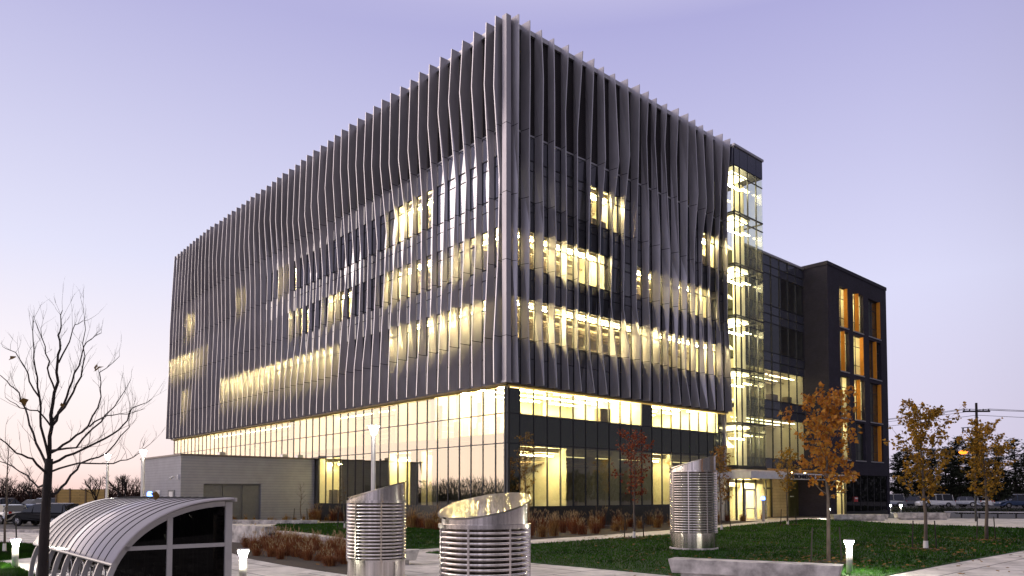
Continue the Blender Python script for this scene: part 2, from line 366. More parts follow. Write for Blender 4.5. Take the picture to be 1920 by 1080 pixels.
def fin(face, i, u):
    rng = random.Random(i*17+(3 if face == 'R' else 5)); zs, ds, sk = fin_depth(face, i, rng)
    b = MB(); vs = []
    for z, d, k in zip(zs, ds, sk):
        for du, w in ((-.055, -.015), (.055, -.015), (.036+k, -d), (-.036+k, -d)): vs.append((*XY(face, u+du, w), z))
    n = len(zs); fs = [(3, 2, 1, 0), tuple((n-1)*4+q for q in range(4))]
    for j in range(n-1):
        for q in range(4): fs.append((j*4+q, j*4+(q+1) % 4, (j+1)*4+(q+1) % 4, (j+1)*4+q))
    if face == 'L': fs = [tuple(reversed(f)) for f in fs]
    b.add(vs, fs)
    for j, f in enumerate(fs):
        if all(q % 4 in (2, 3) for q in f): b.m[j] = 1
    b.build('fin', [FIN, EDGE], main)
for i in range(NR+1): fin('R', i, .30 if i == 0 else i*SR)
for i in range(NL+1): fin('L', i, .34 if i == 0 else i*SL)
b = MB(); b.box(-.34, .06, -.34, .06, Z0, ZT); b.box(-.40, .12, -.40, .12, Z0-.02, Z0+.10)
b.build('corner_post', FIN, main)
# glazed rows between the fins
def window(b, face, u0, u1, z0, z1):
    fquad(b, face, u0+.05, u1-.05, .05, z0+.05, z1-.05, 0, .004)
    for q0, q1 in ((u0, u0+.05), (u1-.05, u1)): fbox(b, face, q0, q1, .0, .12, z0, z1, 1)
    fbox(b, face, u0+.05, u1-.05, .002, .12, z0, z0+.06, 1); fbox(b, face, u0+.05, u1-.05, .002, .12, z1-.06, z1, 1)
    fbox(b, face, u0+.05, u1-.05, .02, .10, z1-.72, z1-.67, 1)
rest = MB()
for face, n, s in (('R', NR, SR), ('L', NL, SL)):
    for i in range(n):
        for z0, z1 in ROWS:
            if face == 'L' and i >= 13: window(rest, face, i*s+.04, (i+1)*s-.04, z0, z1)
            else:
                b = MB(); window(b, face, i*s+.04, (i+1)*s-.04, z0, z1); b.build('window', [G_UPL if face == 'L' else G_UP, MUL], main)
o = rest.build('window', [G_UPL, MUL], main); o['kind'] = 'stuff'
for face, n, s, ln in (('R', NR, SR, LR), ('L', NL, SL, LL)):
    for z0, z1 in SPANS:
        b = MB()
        for i in range(n):
            zm = (z0+z1)/2+.3 if z1-z0 > 1.8 else None
            for q0, q1 in ([(z0, z1)] if zm is None else [(z0, zm-.015), (zm+.015, z1)]):
                fquad(b, face, i*s+.02, (i+1)*s-.02, .04, q0+.015, q1-.015, 0, .004)
        fbox(b, face, .03, ln, .07, .15, z0, z1, 1)
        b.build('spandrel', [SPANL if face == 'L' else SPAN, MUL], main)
    b = MB(); fbox(b, face, .03, ln, .06, .22, ZL, ZT-.35); b.build('louvre_screen', LOUV, main)
    b = MB(); fbox(b, face, -.10 if face == 'R' else .5, ln+.1, -.10, .5, ZT-.35, ZT-.12); fbox(b, face, -.04 if face == 'R' else .5, ln+.1, -.04, .5, ZT-.12, ZT+.02); fbox(b, face, .06 if face == 'R' else .25, ln, -.012, .25, ZL-.05, ZL+.05)
    b.build('parapet', ALU, main)
    b = MB(); fbox(b, face, -.30 if face == 'R' else .31, ln, -.30, .30, Z0-.14, Z0-.021); b.build('soffit', SOFF, main)
    b = MB(); fbox(b, face, .3, ln-.1, -.06, .04, Z0-.20, Z0-.145); b.build('soffit_glow_strip', GOLD if face == 'R' else GOLD2, main)  # added glowing strip draws the gold line under the soffit
b = MB(); b.box(.3, LR, .3, LL, ZT-.7, ZT-.45); b.build('roof', ASPH, main)
b = MB(); b.box(LR, LR+.2, .02, LL, 0, ZT-.36); b.box(.1, LR, LL, LL+.2, 0, ZT-.36); b.build('side_wall', FIN, main)
# podium
PZ = [1.40, 5.43, 7.33, 8.97]
for face, n, s, ln in (('R', NR, SR, LR), ('L', NL, SL, LL)):
    for i in range(n):
        b = MB(); u0, u1 = i*s, (i+1)*s
        for r in range(3):
            z0, z1 = PZ[r], PZ[r+1]
            m = 0
            if face == 'R' and (r == 1 or i == 0 or (r == 2 and i == 11) or i == NR-1 and r < 2): m = 2
            fquad(b, face, u0+.03, u1-.03, .16, z0+.03, z1-.03, m, .005)
            fbox(b, face, u0+.03, u1-.03, .13, .20, z0-.03, z0+.03, 1)
        fbox(b, face, u0-.03, u0+.03, .12, .24, PZ[0], PZ[3], 1)
        b.build('glazing_bay', [G_POD, MUL, SPAN_G], main)
    b = MB(); fbox(b, face, .10 if face == 'R' else .35, ln, .10, .35, 0, 1.37); b.build('plinth', PLINTH, main)
b = MB(); b.box(.10, .22, .10, .22, 1.37, 9.03); b.build('corner_mullion', ALU, main)

def room(parent, face, u0, u1, z0, z1, lit, depth=7.5, w0=.26, tube=TUBE, rows=2, sides=(1, 1), furn=True, seed=0, drop=.12, tw=.22):
    rng = random.Random(seed+int(u0*10)+int(z0*7)); b = MB()
    mw = 0
    def q(p): return (*XY(face, p[0], p[1]), p[2])
    b.quad(q((u0, depth, z0)), q((u1, depth, z0)), q((u1, depth, z1)), q((u0, depth, z1)), 0)
    b.quad(q((u0, w0, z0)), q((u1, w0, z0)), q((u1, depth, z0)), q((u0, depth, z0)), 2)
    b.quad(q((u0, w0, z1)), q((u1, w0, z1)), q((u1, depth, z1)), q((u0, depth, z1)), 1)
    for k, u in ((0, u0), (1, u1)):
        if sides[k]: b.quad(q((u, w0, z0)), q((u, depth, z0)), q((u, depth, z1)), q((u, w0, z1)), 0)
    if lit:
        cab = rng.randrange(3)
        u = u0+.3
        while furn and u < u1-.9 and cab < 2:                         # tall cupboards and shelves against the back wall
            wd = rng.choice([.8, 1.0, 1.2]); top = z0+rng.choice([2.0, 2.4, 2.9])
            if rng.random() < .65:
                fbox(b, face, u, u+wd, depth-.45, depth-.02, z0+.02, min(top, z1-.7), 3)
                for zz in np.arange(z0+.5, min(top, z1-.7), .45): fbox(b, face, u-.01, u+wd+.01, depth-.5, depth-.451, zz, zz+.05, 1)
            u += wd+.05
        if furn:
            for w in (w0+2.0, w0+2.9, depth-1.2): fbox(b, face, u0+.1, u1-.1, w, w+.12, z1-.95-.2*(w > 3), z1-.84-.2*(w > 3), 3)
        for w in np.arange(w0+.75, depth-.5, 1.7):                      # ceiling beams, ducts and pipes
            fbox(b, face, u0+.05, u1-.05, w-.06, w+.06, z1-.30, z1-.01, 1)
        fbox(b, face, u0+.1, u1-.1, depth*.55, depth*.55+.45, z1-.62, z1-.28, 3)
        u = u0+rng.uniform(.5, 1.5)
        while furn and u < u1-1.2:
            wd = rng.uniform(.6, 1.6); h = rng.choice([.9, .95, 1.3, 2.0, 2.3]); w = rng.choice([w0+.45, w0+1.9, depth-.8, depth-.8])
            fbox(b, face, u, min(u+wd, u1-.2), w, w+.55, z0+.01, z0+h, 3)
            if h < 1: fbox(b, face, u+.1, u+.4, w+.1, w+.35, z0+h, z0+h+.45, 3)
            u += wd+rng.uniform(.2, 1.6)
        for w in (depth-.5,):                                         # columns along the back
            for uu in np.arange(u0+1.5, u1-.5, 4.2): fbox(b, face, uu, uu+.35, w-.3, w, z0, z1-.02, 0)
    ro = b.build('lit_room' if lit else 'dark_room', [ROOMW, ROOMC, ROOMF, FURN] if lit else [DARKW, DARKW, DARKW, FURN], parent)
    if lit:
        t = MB()
        for r in range(rows):
            w = w0+.75 if r == 0 else w0+(depth-w0)*(r+.1)/rows
            u = u0+.4
            while u < u1-.5:
                e = min(u+rng.choice([1.5, 2.4, 3.0]), u1-.3); fbox(t, face, u, e, w, w+tw, z1-.42-drop, z1-.36-drop); u = e+rng.choice([.4, .7, 1.2])
        t.build('ceiling_light', tube, ro)
    return ro
FL = [(11.1, 15.2), (15.6, 19.7), (20.1, 24.3)]
def segments(face, k, total, lits, u_start, **kw):
    z0, z1 = FL[k] if isinstance(k, int) else k
    u = u_start; out = []
    for a, c in lits:
        if a-u > .3: out.append((u, a, False))
        out.append((max(a, u), c, True)); u = c
    if total-u > .3: out.append((u, total, False))
    for a, c, lit in out:
        sides = (0 if (face == 'R' and a <= .31) else 1, 1)
        room(main, face, a+(.0 if not sides[0] else .01), c-.01, z0, z1, lit, sides=sides, seed=hash_(face)+int(z0), **kw)
def hash_(s): return sum(map(ord, s))
segments('R', 0, 24.6, [(.3, 24.0)], .3); segments('R', 1, 24.6, [(.3, 9.6), (13.0, 23.0)], .3); segments('R', 2, 24.6, [(8.2, 11.0), (21.6, 24.4)], .3)
segments('R', (6.1, 10.6), 24.6, [(.3, 13.7), (14.9, 24.0)], .3, rows=4, drop=.9, depth=8.0)
segments('R', (.3, 5.3), 5.7, [(1.3, 5.6)], .3)
room(main, 'R', 5.62, 11.1, .3, 5.3, True, tube=TUBE_D, seed=4); room(main, 'R', 11.12, 14.88, .3, 5.3, True, tube=TUBE_D, seed=8); room(main, 'R', 14.9, 17.6, .3, 5.3, True, seed=5); room(main, 'R', 17.62, 24.4, .3, 5.3, True, tube=TUBE_D, seed=6)
segments('L', 0, 63.5, [(8.0, 12.2), (19.8, 46.0), (55.5, 58.5)], 8.0, depth=6, tube=TUBE_L)
segments('L', 1, 63.5, [(8.0, 13.6), (19.8, 22.8), (27.5, 29.5), (50, 63)], 8.0, depth=6, tube=TUBE_L)
segments('L', 2, 63.5, [(8.0, 13.0), (30, 32.5), (40, 42), (55.0, 57.5)], 8.0, depth=6, tube=TUBE_L)
segments('L', (6.1, 10.6), 63.5, [(8.5, 13), (13.1, 30), (31, 63)], 8.5, depth=8, drop=.7, tube=TUBE_P)
segments('L', (.3, 5.3), 25.6, [(8.3, 9.6), (11.0, 14.0), (21.2, 25.0)], 8.3)

for z, b0, b1 in ((14.6, 1.0, 7.2), (19.1, 1.6, 4.6)):                  # extra light rows added to brighten the long side's corner windows
    t = MB(); t.box(.95, 1.17, b0, b1, z, z+.06); t.build('ceiling_light', TUBE_L, main)
# ------------------------------------------------------------------ stair tower
tower = thing('stair_tower', 'narrow all glass stair tower glowing beside the fin covered block', 'tower', C0, ANG)
A0, A1, BF, BK = 25.02, 29.70, -1.0, 3.6
TZ = [4.60, 8.25, 12.85, 17.40, 21.85, 26.32, 30.30]
TT = 32.15
cols = [25.02, 25.90, 27.20, 28.60, 29.70]
for k in range(6):
    z0, z1 = TZ[k], TZ[k+1]
    for j in range(4):
        b = MB(); b.quad((cols[j]+.03, BF+.03, z0+.04), (cols[j+1]-.03, BF+.03, z0+.04), (cols[j+1]-.03, BF+.03, z1-.04), (cols[j]+.03, BF+.03, z1-.04))
        b.box(cols[j]-.035, cols[j]+.035, BF, BF+.12, z0, z1, 1)
        b.box(cols[j]+.036, cols[j+1]-.036, BF, BF+.10, z0-.06, z0+.06, 1); b.box(cols[j]+.036, cols[j+1]-.036, BF+.01, BF+.09, z1-.80, z1-.72, 1)
        b.build('glazing_bay', [G_TOW, MUL], tower)
    b = MB()
    b.quad((A0, BF+.13, z0+.04), (A0, .0, z0+.04), (A0, .0, z1-.04), (A0, BF+.13, z1-.04))
    b.box(A0-.04, A0+.06, BF+.125, 0, z0-.06, z0+.06, 1); b.box(A0-.03, A0+.05, BF+.125, 0, z1-.8, z1-.72, 1)
    b.build('side_glazing', [G_TOW, MUL], tower); b = MB(); b.quad((A1, BF+.13, z0+.04), (A1, .95, z0+.04), (A1, .95, z1-.04), (A1, BF+.13, z1-.04))
    b.box(A1-.06, A1+.04, BF+.125, .95, z0-.06, z0+.06, 1)
    b.build('side_glazing', [G_TOW, MUL], tower)
    b = MB(); b.box(A0+.2, 27.8, 3.0, BK-.05, z0-.2, z0+.0); b.box(A0+.15, 27.8, BF+.2, .5, z0-.2, z0)
    b.build('landing', ROOMF if k else CONC, tower)
    zm = (z0+z1)/2                                                    # two flights and their railings
    for (x0, x1, ya, za, yb, zb) in ((25.35, 26.45, 3.0, z0, .9, zm), (26.55, 27.65, .9, zm, 3.0, z1)):
        b = MB(); th = .14
        b.add([(x0, ya, za), (x1, ya, za), (x1, yb, zb), (x0, yb, zb), (x0, ya, za-th), (x1, ya, za-th), (x1, yb, zb-th), (x0, yb, zb-th)], [(0, 1, 2, 3), (7, 6, 5, 4), (0, 4, 5, 1), (2, 6, 7, 3), (1, 5, 6, 2), (0, 3, 7, 4)])
        f = b.build('stair_flight', ROOMW, tower)
        r = MB(); r.tube([(x0, ya, za+1), (x0, yb, zb+1)], .035)
        for t in np.linspace(.05, .95, 12): r.tube([(x0, ya+(yb-ya)*t, za+(zb-za)*t), (x0, ya+(yb-ya)*t, za+(zb-za)*t+1)], .012, 4)
        r.build('railing', MUL, f)
    t = MB(); t.box(25.35, 27.6, -.1, .05, z1-1.3, z1-1.22); t.build('stair_light', TUBE_S, tower)
    t = MB(); t.box(25.3, 27.7, -.6, 1.8, z1-.36, z1-.30); t.build('fill_panel', PANEL, tower)  # added glowing panel that evens out the tower's light
    t = MB(); t.box(28.2, 29.3, .1, .3, z1-.9, z1-.82); t.build('bay_fill_light', TUBE_P, tower)  # added light that brightens the right-hand bays
b = MB(); b.box(A0+.1, A1-.1, BK, BK+.2, 0, TT-.4); b.box(27.85, 29.62, .85, 1.0, 4.4, TT-.4); b.box(A0+.05, A0+.15, .2, BK, 4.4, TT-.4); b.build('inner_wall', ROOMW, tower)
b = MB()
for j in range(4): b.quad((cols[j]+.02, BF+.02, 30.36), (cols[j+1]-.02, BF+.02, 30.36), (cols[j+1]-.02, BF+.02, TT-.2), (cols[j]+.02, BF+.02, TT-.2))
b.quad((A0, BF+.05, 30.36), (A0, 2, 30.36), (A0, 2, TT-.2), (A0, BF+.05, TT-.2)); b.quad((A1, BF+.05, 30.36), (A1, BK, 30.36), (A1, BK, TT-.2), (A1, BF+.05, TT-.2))
b.box(A0+.1, A1-.1, BF+.06, BK, 30.30, TT-.25, 1); b.build('top_panel', [TOPG, MUL], tower)
b = MB(); b.box(A0-.08, A1+.08, BF-.08, BK+.2, TT-.2, TT); b.build('roof', ALU, tower)
b = MB(); b.box(A0-.05, A1+.05, BF-.02, BF+.3, 4.34, 4.54); b.box(A0-.05, A0+.2, BF+.3, -.05, 4.34, 4.54); b.build('base_band', PLINTH, tower)
# ground level vestibule below the tower
b = MB()
for u in (23.6, 24.8, 25.9, 27.9, 29.6): b.box(u-.05, u+.05, BF-.02, BF+.12, 0.05, 3.5, 1)
for u0, u1 in ((23.65, 24.75), (24.85, 25.85), (28.0, 29.55)): b.quad((u0, BF+.05, .1), (u1, BF+.05, .1), (u1, BF+.05, 3.48), (u0, BF+.05, 3.48))
b.quad((25.95, BF+.05, 2.75), (27.85, BF+.05, 2.75), (27.85, BF+.05, 3.48), (25.95, BF+.05, 3.48))
b.build('vestibule_glazing', [G_TOW, MUL], tower)
WHITE = mat('white_paint', (.75, .74, .72), .45, var=.05)
b = MB(); b.box(25.96, 26.14, BF-.06, BF+.1, .05, 2.7); b.box(27.66, 27.84, BF-.06, BF+.1, .05, 2.7); b.box(26.15, 27.65, BF-.06, BF+.1, 2.52, 2.7); b.box(26.15, 27.65, BF-.04, BF+.08, .95, 1.03)
d = b.build('door', WHITE, tower)
b = MB(); b.quad((26.15, BF+.02, .05), (27.65, BF+.02, .05), (27.65, BF+.02, 2.52), (26.15, BF+.02, 2.52)); b.build('pane', G_TOW, d)
room(tower, 'R', 23.4, 29.65, .06, 3.5, True, depth=2.8, w0=BF+.3, rows=2, tube=TUBE, furn=False, drop=-.3)

# ------------------------------------------------------------------ link wing with entrance canopy
link = thing('link_wing', 'lower grey glass wing with entrance canopy between tower and brick block', 'building', C0, ANG)
LB = 1.0; NK = 7; KS = (41.05-29.75)/NK
LZ = [4.55, 10.26, 14.82, 19.35, 24.95]
for i in range(NK):
    u0, u1 = 29.75+i*KS, 29.75+(i+1)*KS; b = MB()
    zz = [4.55, 5.6, 9.4, 10.26, 11.1, 14.0, 14.82, 15.7, 18.5, 19.35, 20.2, 23.2, 24.0, 24.95]
    for k in range(len(zz)-1):
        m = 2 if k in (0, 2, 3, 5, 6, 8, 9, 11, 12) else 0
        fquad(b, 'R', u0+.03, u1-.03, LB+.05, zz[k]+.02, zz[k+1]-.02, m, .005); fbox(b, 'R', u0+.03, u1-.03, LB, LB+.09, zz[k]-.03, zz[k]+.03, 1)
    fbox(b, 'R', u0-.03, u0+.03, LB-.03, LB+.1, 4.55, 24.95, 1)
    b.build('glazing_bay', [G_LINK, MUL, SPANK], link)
b = MB(); b.box(29.7, 41.08, LB-.08, LB+.3, 24.95, 25.15); b.box(29.7, 41.08, LB+.3, LB+14, 24.8, 25.0); b.build('roof', ALU, link)
for z0, z1, lit in ((4.6, 10.2, True), (10.3, 14.7, True), (14.9, 19.2, False), (19.4, 24.9, False)):
    if lit: room(link, 'R', 29.8, 41.0, z0+.3, z1, True, depth=5.5, w0=LB+.2, rows=2, tube=emit('wing_light_glow', (1, .84, .48), 14 if z0 > 9 else 10), drop=.5)
    else:
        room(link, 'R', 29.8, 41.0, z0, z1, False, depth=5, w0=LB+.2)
# entrance recess
STONE = brick_mat('buff_stone', (.48, .38, .20), (.42, .33, .17), (.25, .2, .1), 1.2, .3, .012, rough=.7, axis='XYZ', bump=.3)
b = MB(); b.box(36.0, 39.2, 2.0, 2.25, .02, 4.3); b.build('entrance_wall', STONE, link); b = MB(); b.box(29.8, 30.4, 1.9, 2.2, .02, 4.3); b.build('entrance_wall', STONE, link)
OLIVE = mat('olive_panel', (.055, .055, .02), .35, var=.2, scale=3)
b = MB(); b.box(39.25, 42.3, 1.9, 2.1, .02, 4.3); b.box(39.4, 39.7, 1.86, 1.9, 1.95, 2.05, 1); b.box(39.8, 40.1, 1.86, 1.9, 1.95, 2.05, 1); b.build('panel_door', [OLIVE, WHITE], link)
b = MB()
for u in (30.5, 32.2, 34.0, 35.9): b.box(u-.06, u+.06, 1.9, 2.05, .02, 4.3, 1)
for u0, u1 in ((30.56, 32.14), (34.06, 35.84)): b.quad((u0, 1.97, .05), (u1, 1.97, .05), (u1, 1.97, 4.3), (u0, 1.97, 4.3))
b.box(30.5, 36, 1.88, 2.06, 2.72, 2.86, 1)
b.build('entrance_glazing', [G_TOW, MUL], link)
WOOD = mat('oak_door', (.50, .33, .10), .5, var=.2, scale=6, stretch=(6, 6, .4))
b = MB(); b.box(32.27, 33.93, 1.95, 2.02, .04, 2.7); d = b.build('door', WOOD, link)
b = MB(); b.box(33.4, 33.5, 1.86, 1.94, .9, 1.9); b.build('handle', WHITE, d)
b = MB(); b.box(31.0, 31.7, 2.3, 2.36, .8, 2.3); b.build('notice_board', PLINTH, link)
room(link, 'R', 30.45, 35.95, .05, 4.4, True, depth=5.2, w0=2.2, rows=2, furn=False, tube=emit('lobby_light_glow', (1, .76, .30), 26))
CANW = mat('canopy_fascia', (.80, .78, .80), .5, .2, var=.08)
b = MB(); b.box(23.3, 42.8, -3.2, -2.9, 3.5, 4.05); b.box(23.3, 23.6, -2.9, .0, 3.5, 4.05); b.box(42.5, 42.8, -2.9, -1.5, 3.5, 4.05); b.build('canopy_fascia', CANW, link)
b = MB(); b.box(23.62, 42.48, -2.88, -1.05, 3.72, 3.98); b.box(29.75, 41.05, -1.04, 4.5, 4.32, 4.5); b.build('canopy_soffit', mat('wood_soffit', (.50, .30, .10), .6, var=.2, scale=5), link)
b = MB(); b.box(23.9, 30.2, -2.4, -1.06, 4.08, 4.22); b.build('canopy_ledge', CANW, link)
DL = emit('downlight_glow', (1, .74, .30), 45)
for u in (30.6, 33.4, 36.2, 39.0):
    b = MB(); b.lathe([(0.001, 3.70), (.13, 3.70), (.13, 3.719)], 16, 0, (u, -1.9)); b.build('downlight', DL, link)
    b = MB(); b.lathe([(0.001, 4.29), (.11, 4.29), (.11, 4.319)], 16, 0, (u+.6, .4)); b.build('downlight', DL, link)
cu = bpy.data.curves.new('lettering', 'FONT'); cu.body = 'ENVIRONMENTAL SCIENCE & CHEMISTRY'; cu.size = .52; cu.extrude = .03; cu.offset = .012
to = bpy.data.objects.new('lettering_curve', cu); COL.objects.link(to); bpy.context.view_layer.update()
me = bpy.data.meshes.new_from_object(to.evaluated_get(bpy.context.evaluated_depsgraph_get())); bpy.data.objects.remove(to)
xs = [v.co.x for v in me.vertices]; sx = 11.3/(max(xs)-min(xs))
me.transform(Matrix.Translation((29.3, -3.235, 3.57)) @ Matrix.Rotation(math.pi/2, 4, 'X') @ Matrix.Diagonal((sx, 1, 1, 1)) @ Matrix.Translation((-min(xs), 0, 0)))
me.materials.clear(); me.materials.append(mat('black_letters', (.01, .01, .012), .4))
lo = bpy.data.objects.new('lettering', me); COL.objects.link(lo); lo.parent = link

# ------------------------------------------------------------------ brick block
BRK = brick_mat('dark_brick', (.026, .021, .038), (.017, .014, .026), (.012, .010, .018), .24, .075, .008, rough=.75, axis='XYZ', bump=.5, var=.3)
brick = thing('brick_building', 'dark purple brick block with tall windows and orange fins', 'building', C0, ANG)
X0, X1, YB, ZB = 41.12, 55.45, -1.43, 25.35
wc = [(43.75, 45.75), (46.9, 49.35), (50.7, 53.85)]
wr = [(5.72, 9.65), (9.95, 14.20), (14.70, 18.80), (19.22, 23.30)]
xs = [X0]+[q for c in wc for q in c]+[X1]; zs = [4.2]+[q for r in wr for q in r]+[ZB-.35]
b = MB(); GF = [44.2]
for i in range(len(xs)-1):
    for k in range(len(zs)-1):
        if i % 2 == 1 and k % 2 == 1:
            u0, u1, z0, z1 = xs[i], xs[i+1], zs[k], zs[k+1]; y2 = YB+.32
            b.quad((u0, YB, z0), (u0, y2, z0), (u0, y2, z1), (u0, YB, z1)); b.quad((u1, YB, z0), (u1, YB, z1), (u1, y2, z1), (u1, y2, z0))
            b.quad((u0, YB, z1), (u0, y2, z1), (u1, y2, z1), (u1, YB, z1)); b.quad((u0, YB, z0), (u1, YB, z0), (u1, y2, z0), (u0, y2, z0))
        else: b.quad((xs[i], YB, zs[k]), (xs[i+1], YB, zs[k]), (xs[i+1], YB, zs[k+1]), (xs[i], YB, zs[k+1]))
b.quad((X0, YB, 0), (X0, YB, ZB-.35), (X0, 16, ZB-.35), (X0, 16, 0)); b.quad((X1, YB, 0), (X1, 16, 0), (X1, 16, ZB-.35), (X1, YB, ZB-.35))
b.quad((X0, 16, 0), (X0, 16, ZB-.35), (X1, 16, ZB-.35), (X1, 16, 0)); b.quad((X0, YB, 4.2), (X1, YB, 4.2), (X1, YB+.5, 4.2), (X0, YB+.5, 4.2))
b.box(X0+.01, 42.4, YB+.01, YB+.4, 0, 4.19); b.box(54.9, X1-.01, YB+.01, YB+.4, 0, 4.19)
b.build('wall', BRK, brick)
b = MB(); b.box(X0-.06, X1+.06, YB-.06, 16.06, ZB-.35, ZB); b.build('parapet', mat('dark_coping', (.03, .026, .034), .5, .4), brick)
ORG = mat('orange_metal', (.80, .30, .02), .45, var=.08)
litmap = {(3, 0): .75, (3, 1): .40, (3, 2): .84, (2, 0): .34, (2, 1): .82, (2, 2): .48, (1, 0): None, (1, 1): .42, (1, 2): .80, (0, 0): None, (0, 1): None, (0, 2): .74}
lits = {(3, 0): 1, (3, 1): 1, (2, 0): 1, (2, 1): 1, (1, 0): 1, (1, 1): 1, (0, 0): 1}
BL = emit('office_light_glow', (1, .80, .42), 40)
for (r, c), fp in litmap.items():
    (u0, u1), (z0, z1) = wc[c], wr[r]; y = YB+.24; b = MB()
    b.quad((u0+.06, y+.03, z0+.06), (u1-.06, y+.03, z0+.06), (u1-.06, y+.03, z1-.06), (u0+.06, y+.03, z1-.06))
    for q0, q1 in ((u0+.002, u0+.07), (u1-.07, u1-.002), ((u0*.6+u1*.4)-.03, (u0*.6+u1*.4)+.03)): b.box(q0, q1, y, y+.08, z0+.002, z1-.002, 1)
    for zz in (z0+.04, z0+1.0, z1-1.1, z1-.04): b.box(u0+.07, u1-.07, y+.004, y+.075, zz-.03, zz+.03, 1)
    w = b.build('window', [G_TOW, MUL], brick)
    b = MB(); b.box(u0-.05, u1+.05, YB-.05, YB+.2, z0-.10, z0+.003); b.build('sill', ALU, w)
    if fp is not None:
        u = u0+(u1-u0)*fp; b = MB(); b.box(u-.06, u+.06, YB-.14, YB+.22, z0+.03, z1-.03); b.build('sunshade_fin', ORG, brick)
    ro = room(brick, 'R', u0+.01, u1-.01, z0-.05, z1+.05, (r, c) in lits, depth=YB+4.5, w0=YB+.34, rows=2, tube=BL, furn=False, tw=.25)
b = MB(); u = 42.4
for u0, u1 in ((42.45, 43.7), (43.75, 44.6)): b.quad((u0, YB+.12, .35), (u1, YB+.12, .35), (u1, YB+.12, 4.1), (u0, YB+.12, 4.1), 0)
for q in (42.42, 43.72, 44.65): b.box(q-.04, q+.04, YB+.05, YB+.2, .0, 4.19, 1)
b.box(42.46, 44.6, YB+.06, YB+.18, 2.3, 2.4, 1); b.build('lit_glazing', [G_TOW, MUL], brick)
room(brick, 'R', 42.42, 44.66, .05, 4.15, True, depth=YB+3.5, w0=YB+.3, rows=2, furn=False, tube=BL)
b = MB()
for j in range(6):
    u0 = 44.7+j*1.7; b.quad((u0+.03, YB+.1, .45), (u0+1.67, YB+.1, .45), (u0+1.67, YB+.1, 4.15), (u0+.03, YB+.1, 4.15), 0); b.box(u0-.03, u0+.03, YB+.06, YB+.2, .45, 4.15, 1)
b.box(44.7, 54.9, YB+.05, YB+.4, 0, .45, 1); b.box(44.7, 54.9, YB+.14, YB+.3, .45, 4.18, 1)
b.build('dark_glazing', [opaque_glass('black_glass', (.006, .006, .008), .06, ior=1.5), MUL], brick)
RED = mat('red_plate', (.45, .05, .05), .5)
b = MB(); b.box(46.4, 47.2, YB-.01, YB+.05, 1.45, 1.95); b.box(46.48, 47.12, YB-.016, YB-.011, 1.72, 1.88, 1); b.build('wall_plate', [RED, WHITE], brick)

# ------------------------------------------------------------------ utility shed on the long side
shed = thing('utility_shed', 'low flat roofed grey service building with large double doors', 'building', Bp(0, 25.7), ANG)
SHW = brick_mat('shed_cladding', (.34, .34, .37), (.31, .315, .345), (.21, .21, .235), 30, .22, .012, rough=.6, axis='XYZ', bump=.35, var=.12)
SX = -11.2; SH = 5.25; SD = 10.6
# doorway in the front wall
g0, g1, gz = -9.45, -4.75, 3.05
b = MB()
b.quad((SX, 0, 0), (g0, 0, 0), (g0, 0, SH), (SX, 0, SH)); b.quad((g1, 0, 0), (.1, 0, 0), (.1, 0, SH), (g1, 0, SH)); b.quad((g0, 0, gz), (g1, 0, gz), (g1, 0, SH), (g0, 0, SH))
b.quad((g0, 0, 0), (g0, .25, 0), (g0, .25, gz), (g0, 0, gz)); b.quad((g1, 0, 0), (g1, 0, gz), (g1, .25, gz), (g1, .25, 0)); b.quad((g0, 0, gz), (g0, .25, gz), (g1, .25, gz), (g1, 0, gz))
b.quad((SX, 0, 0), (SX, 0, SH), (SX, SD, SH), (SX, SD, 0)); b.quad((SX, SD, 0), (SX, SD, SH), (.1, SD, SH), (.1, SD, 0))
b.build('wall', SHW, shed)
b = MB(); b.box(SX-.07, .08, -.07, SD+.07, SH, SH+.14); b.build('roof', mat('shed_coping', (.17, .14, .13), .5, .3), shed)
DOORM = mat('sage_door', (.17, .17, .165), .5, var=.08)
for k, (u0, u1) in enumerate(((g0, g0+1.55), (g0+1.55, g0+3.15), (g0+3.15, g1))):
    b = MB(); b.box(u0+.02, u1-.02, .16, .2, .02, gz-.02)
    for q0, q1 in ((u0+.03, u0+.13), (u1-.13, u1-.03)): b.box(q0, q1, .13, .159, .03, gz-.03)
    for zz in (.1, 1.68, gz-.1): b.box(u0+.131, u1-.131, .135, .159, zz-.07, zz+.07)
    b.build('door_leaf', DOORM, shed)
for y0, y1, dark in ((4.9, 6.1, 0), (1.3, 2.9, 1)):
    b = MB(); b.box(SX-.05, SX-.005, y0, y1, .02, 2.55, 1 if dark else 0); b.box(SX-.08, SX-.051, y0+.35 if dark else y0+.12, y1-.35 if dark else y1-.12, .05, 2.42, 0)
    b.build('side_door', [WHITE, mat('blue_grey_frame', (.06, .075, .10), .4)], shed)
b = MB(); b.box(SX-.12, SX-.004, .35, .55, 3.4, 3.75); b.tube([(SX-.1, .45, 3.6), (SX-.55, .45, 3.6)], .03); b.tube([(SX-.45, .45, 3.56), (SX-.75, .3, 3.4)], .09, 10); b.build('security_camera', WHITE, shed)
b = MB()
for u in (-1.2, -2.6, -8): b = MB(); b.box(u, u+.5, .6, 1.2, SH+.14, SH+.42); b.build('roof_unit', ALU, shed)
shed2 = None
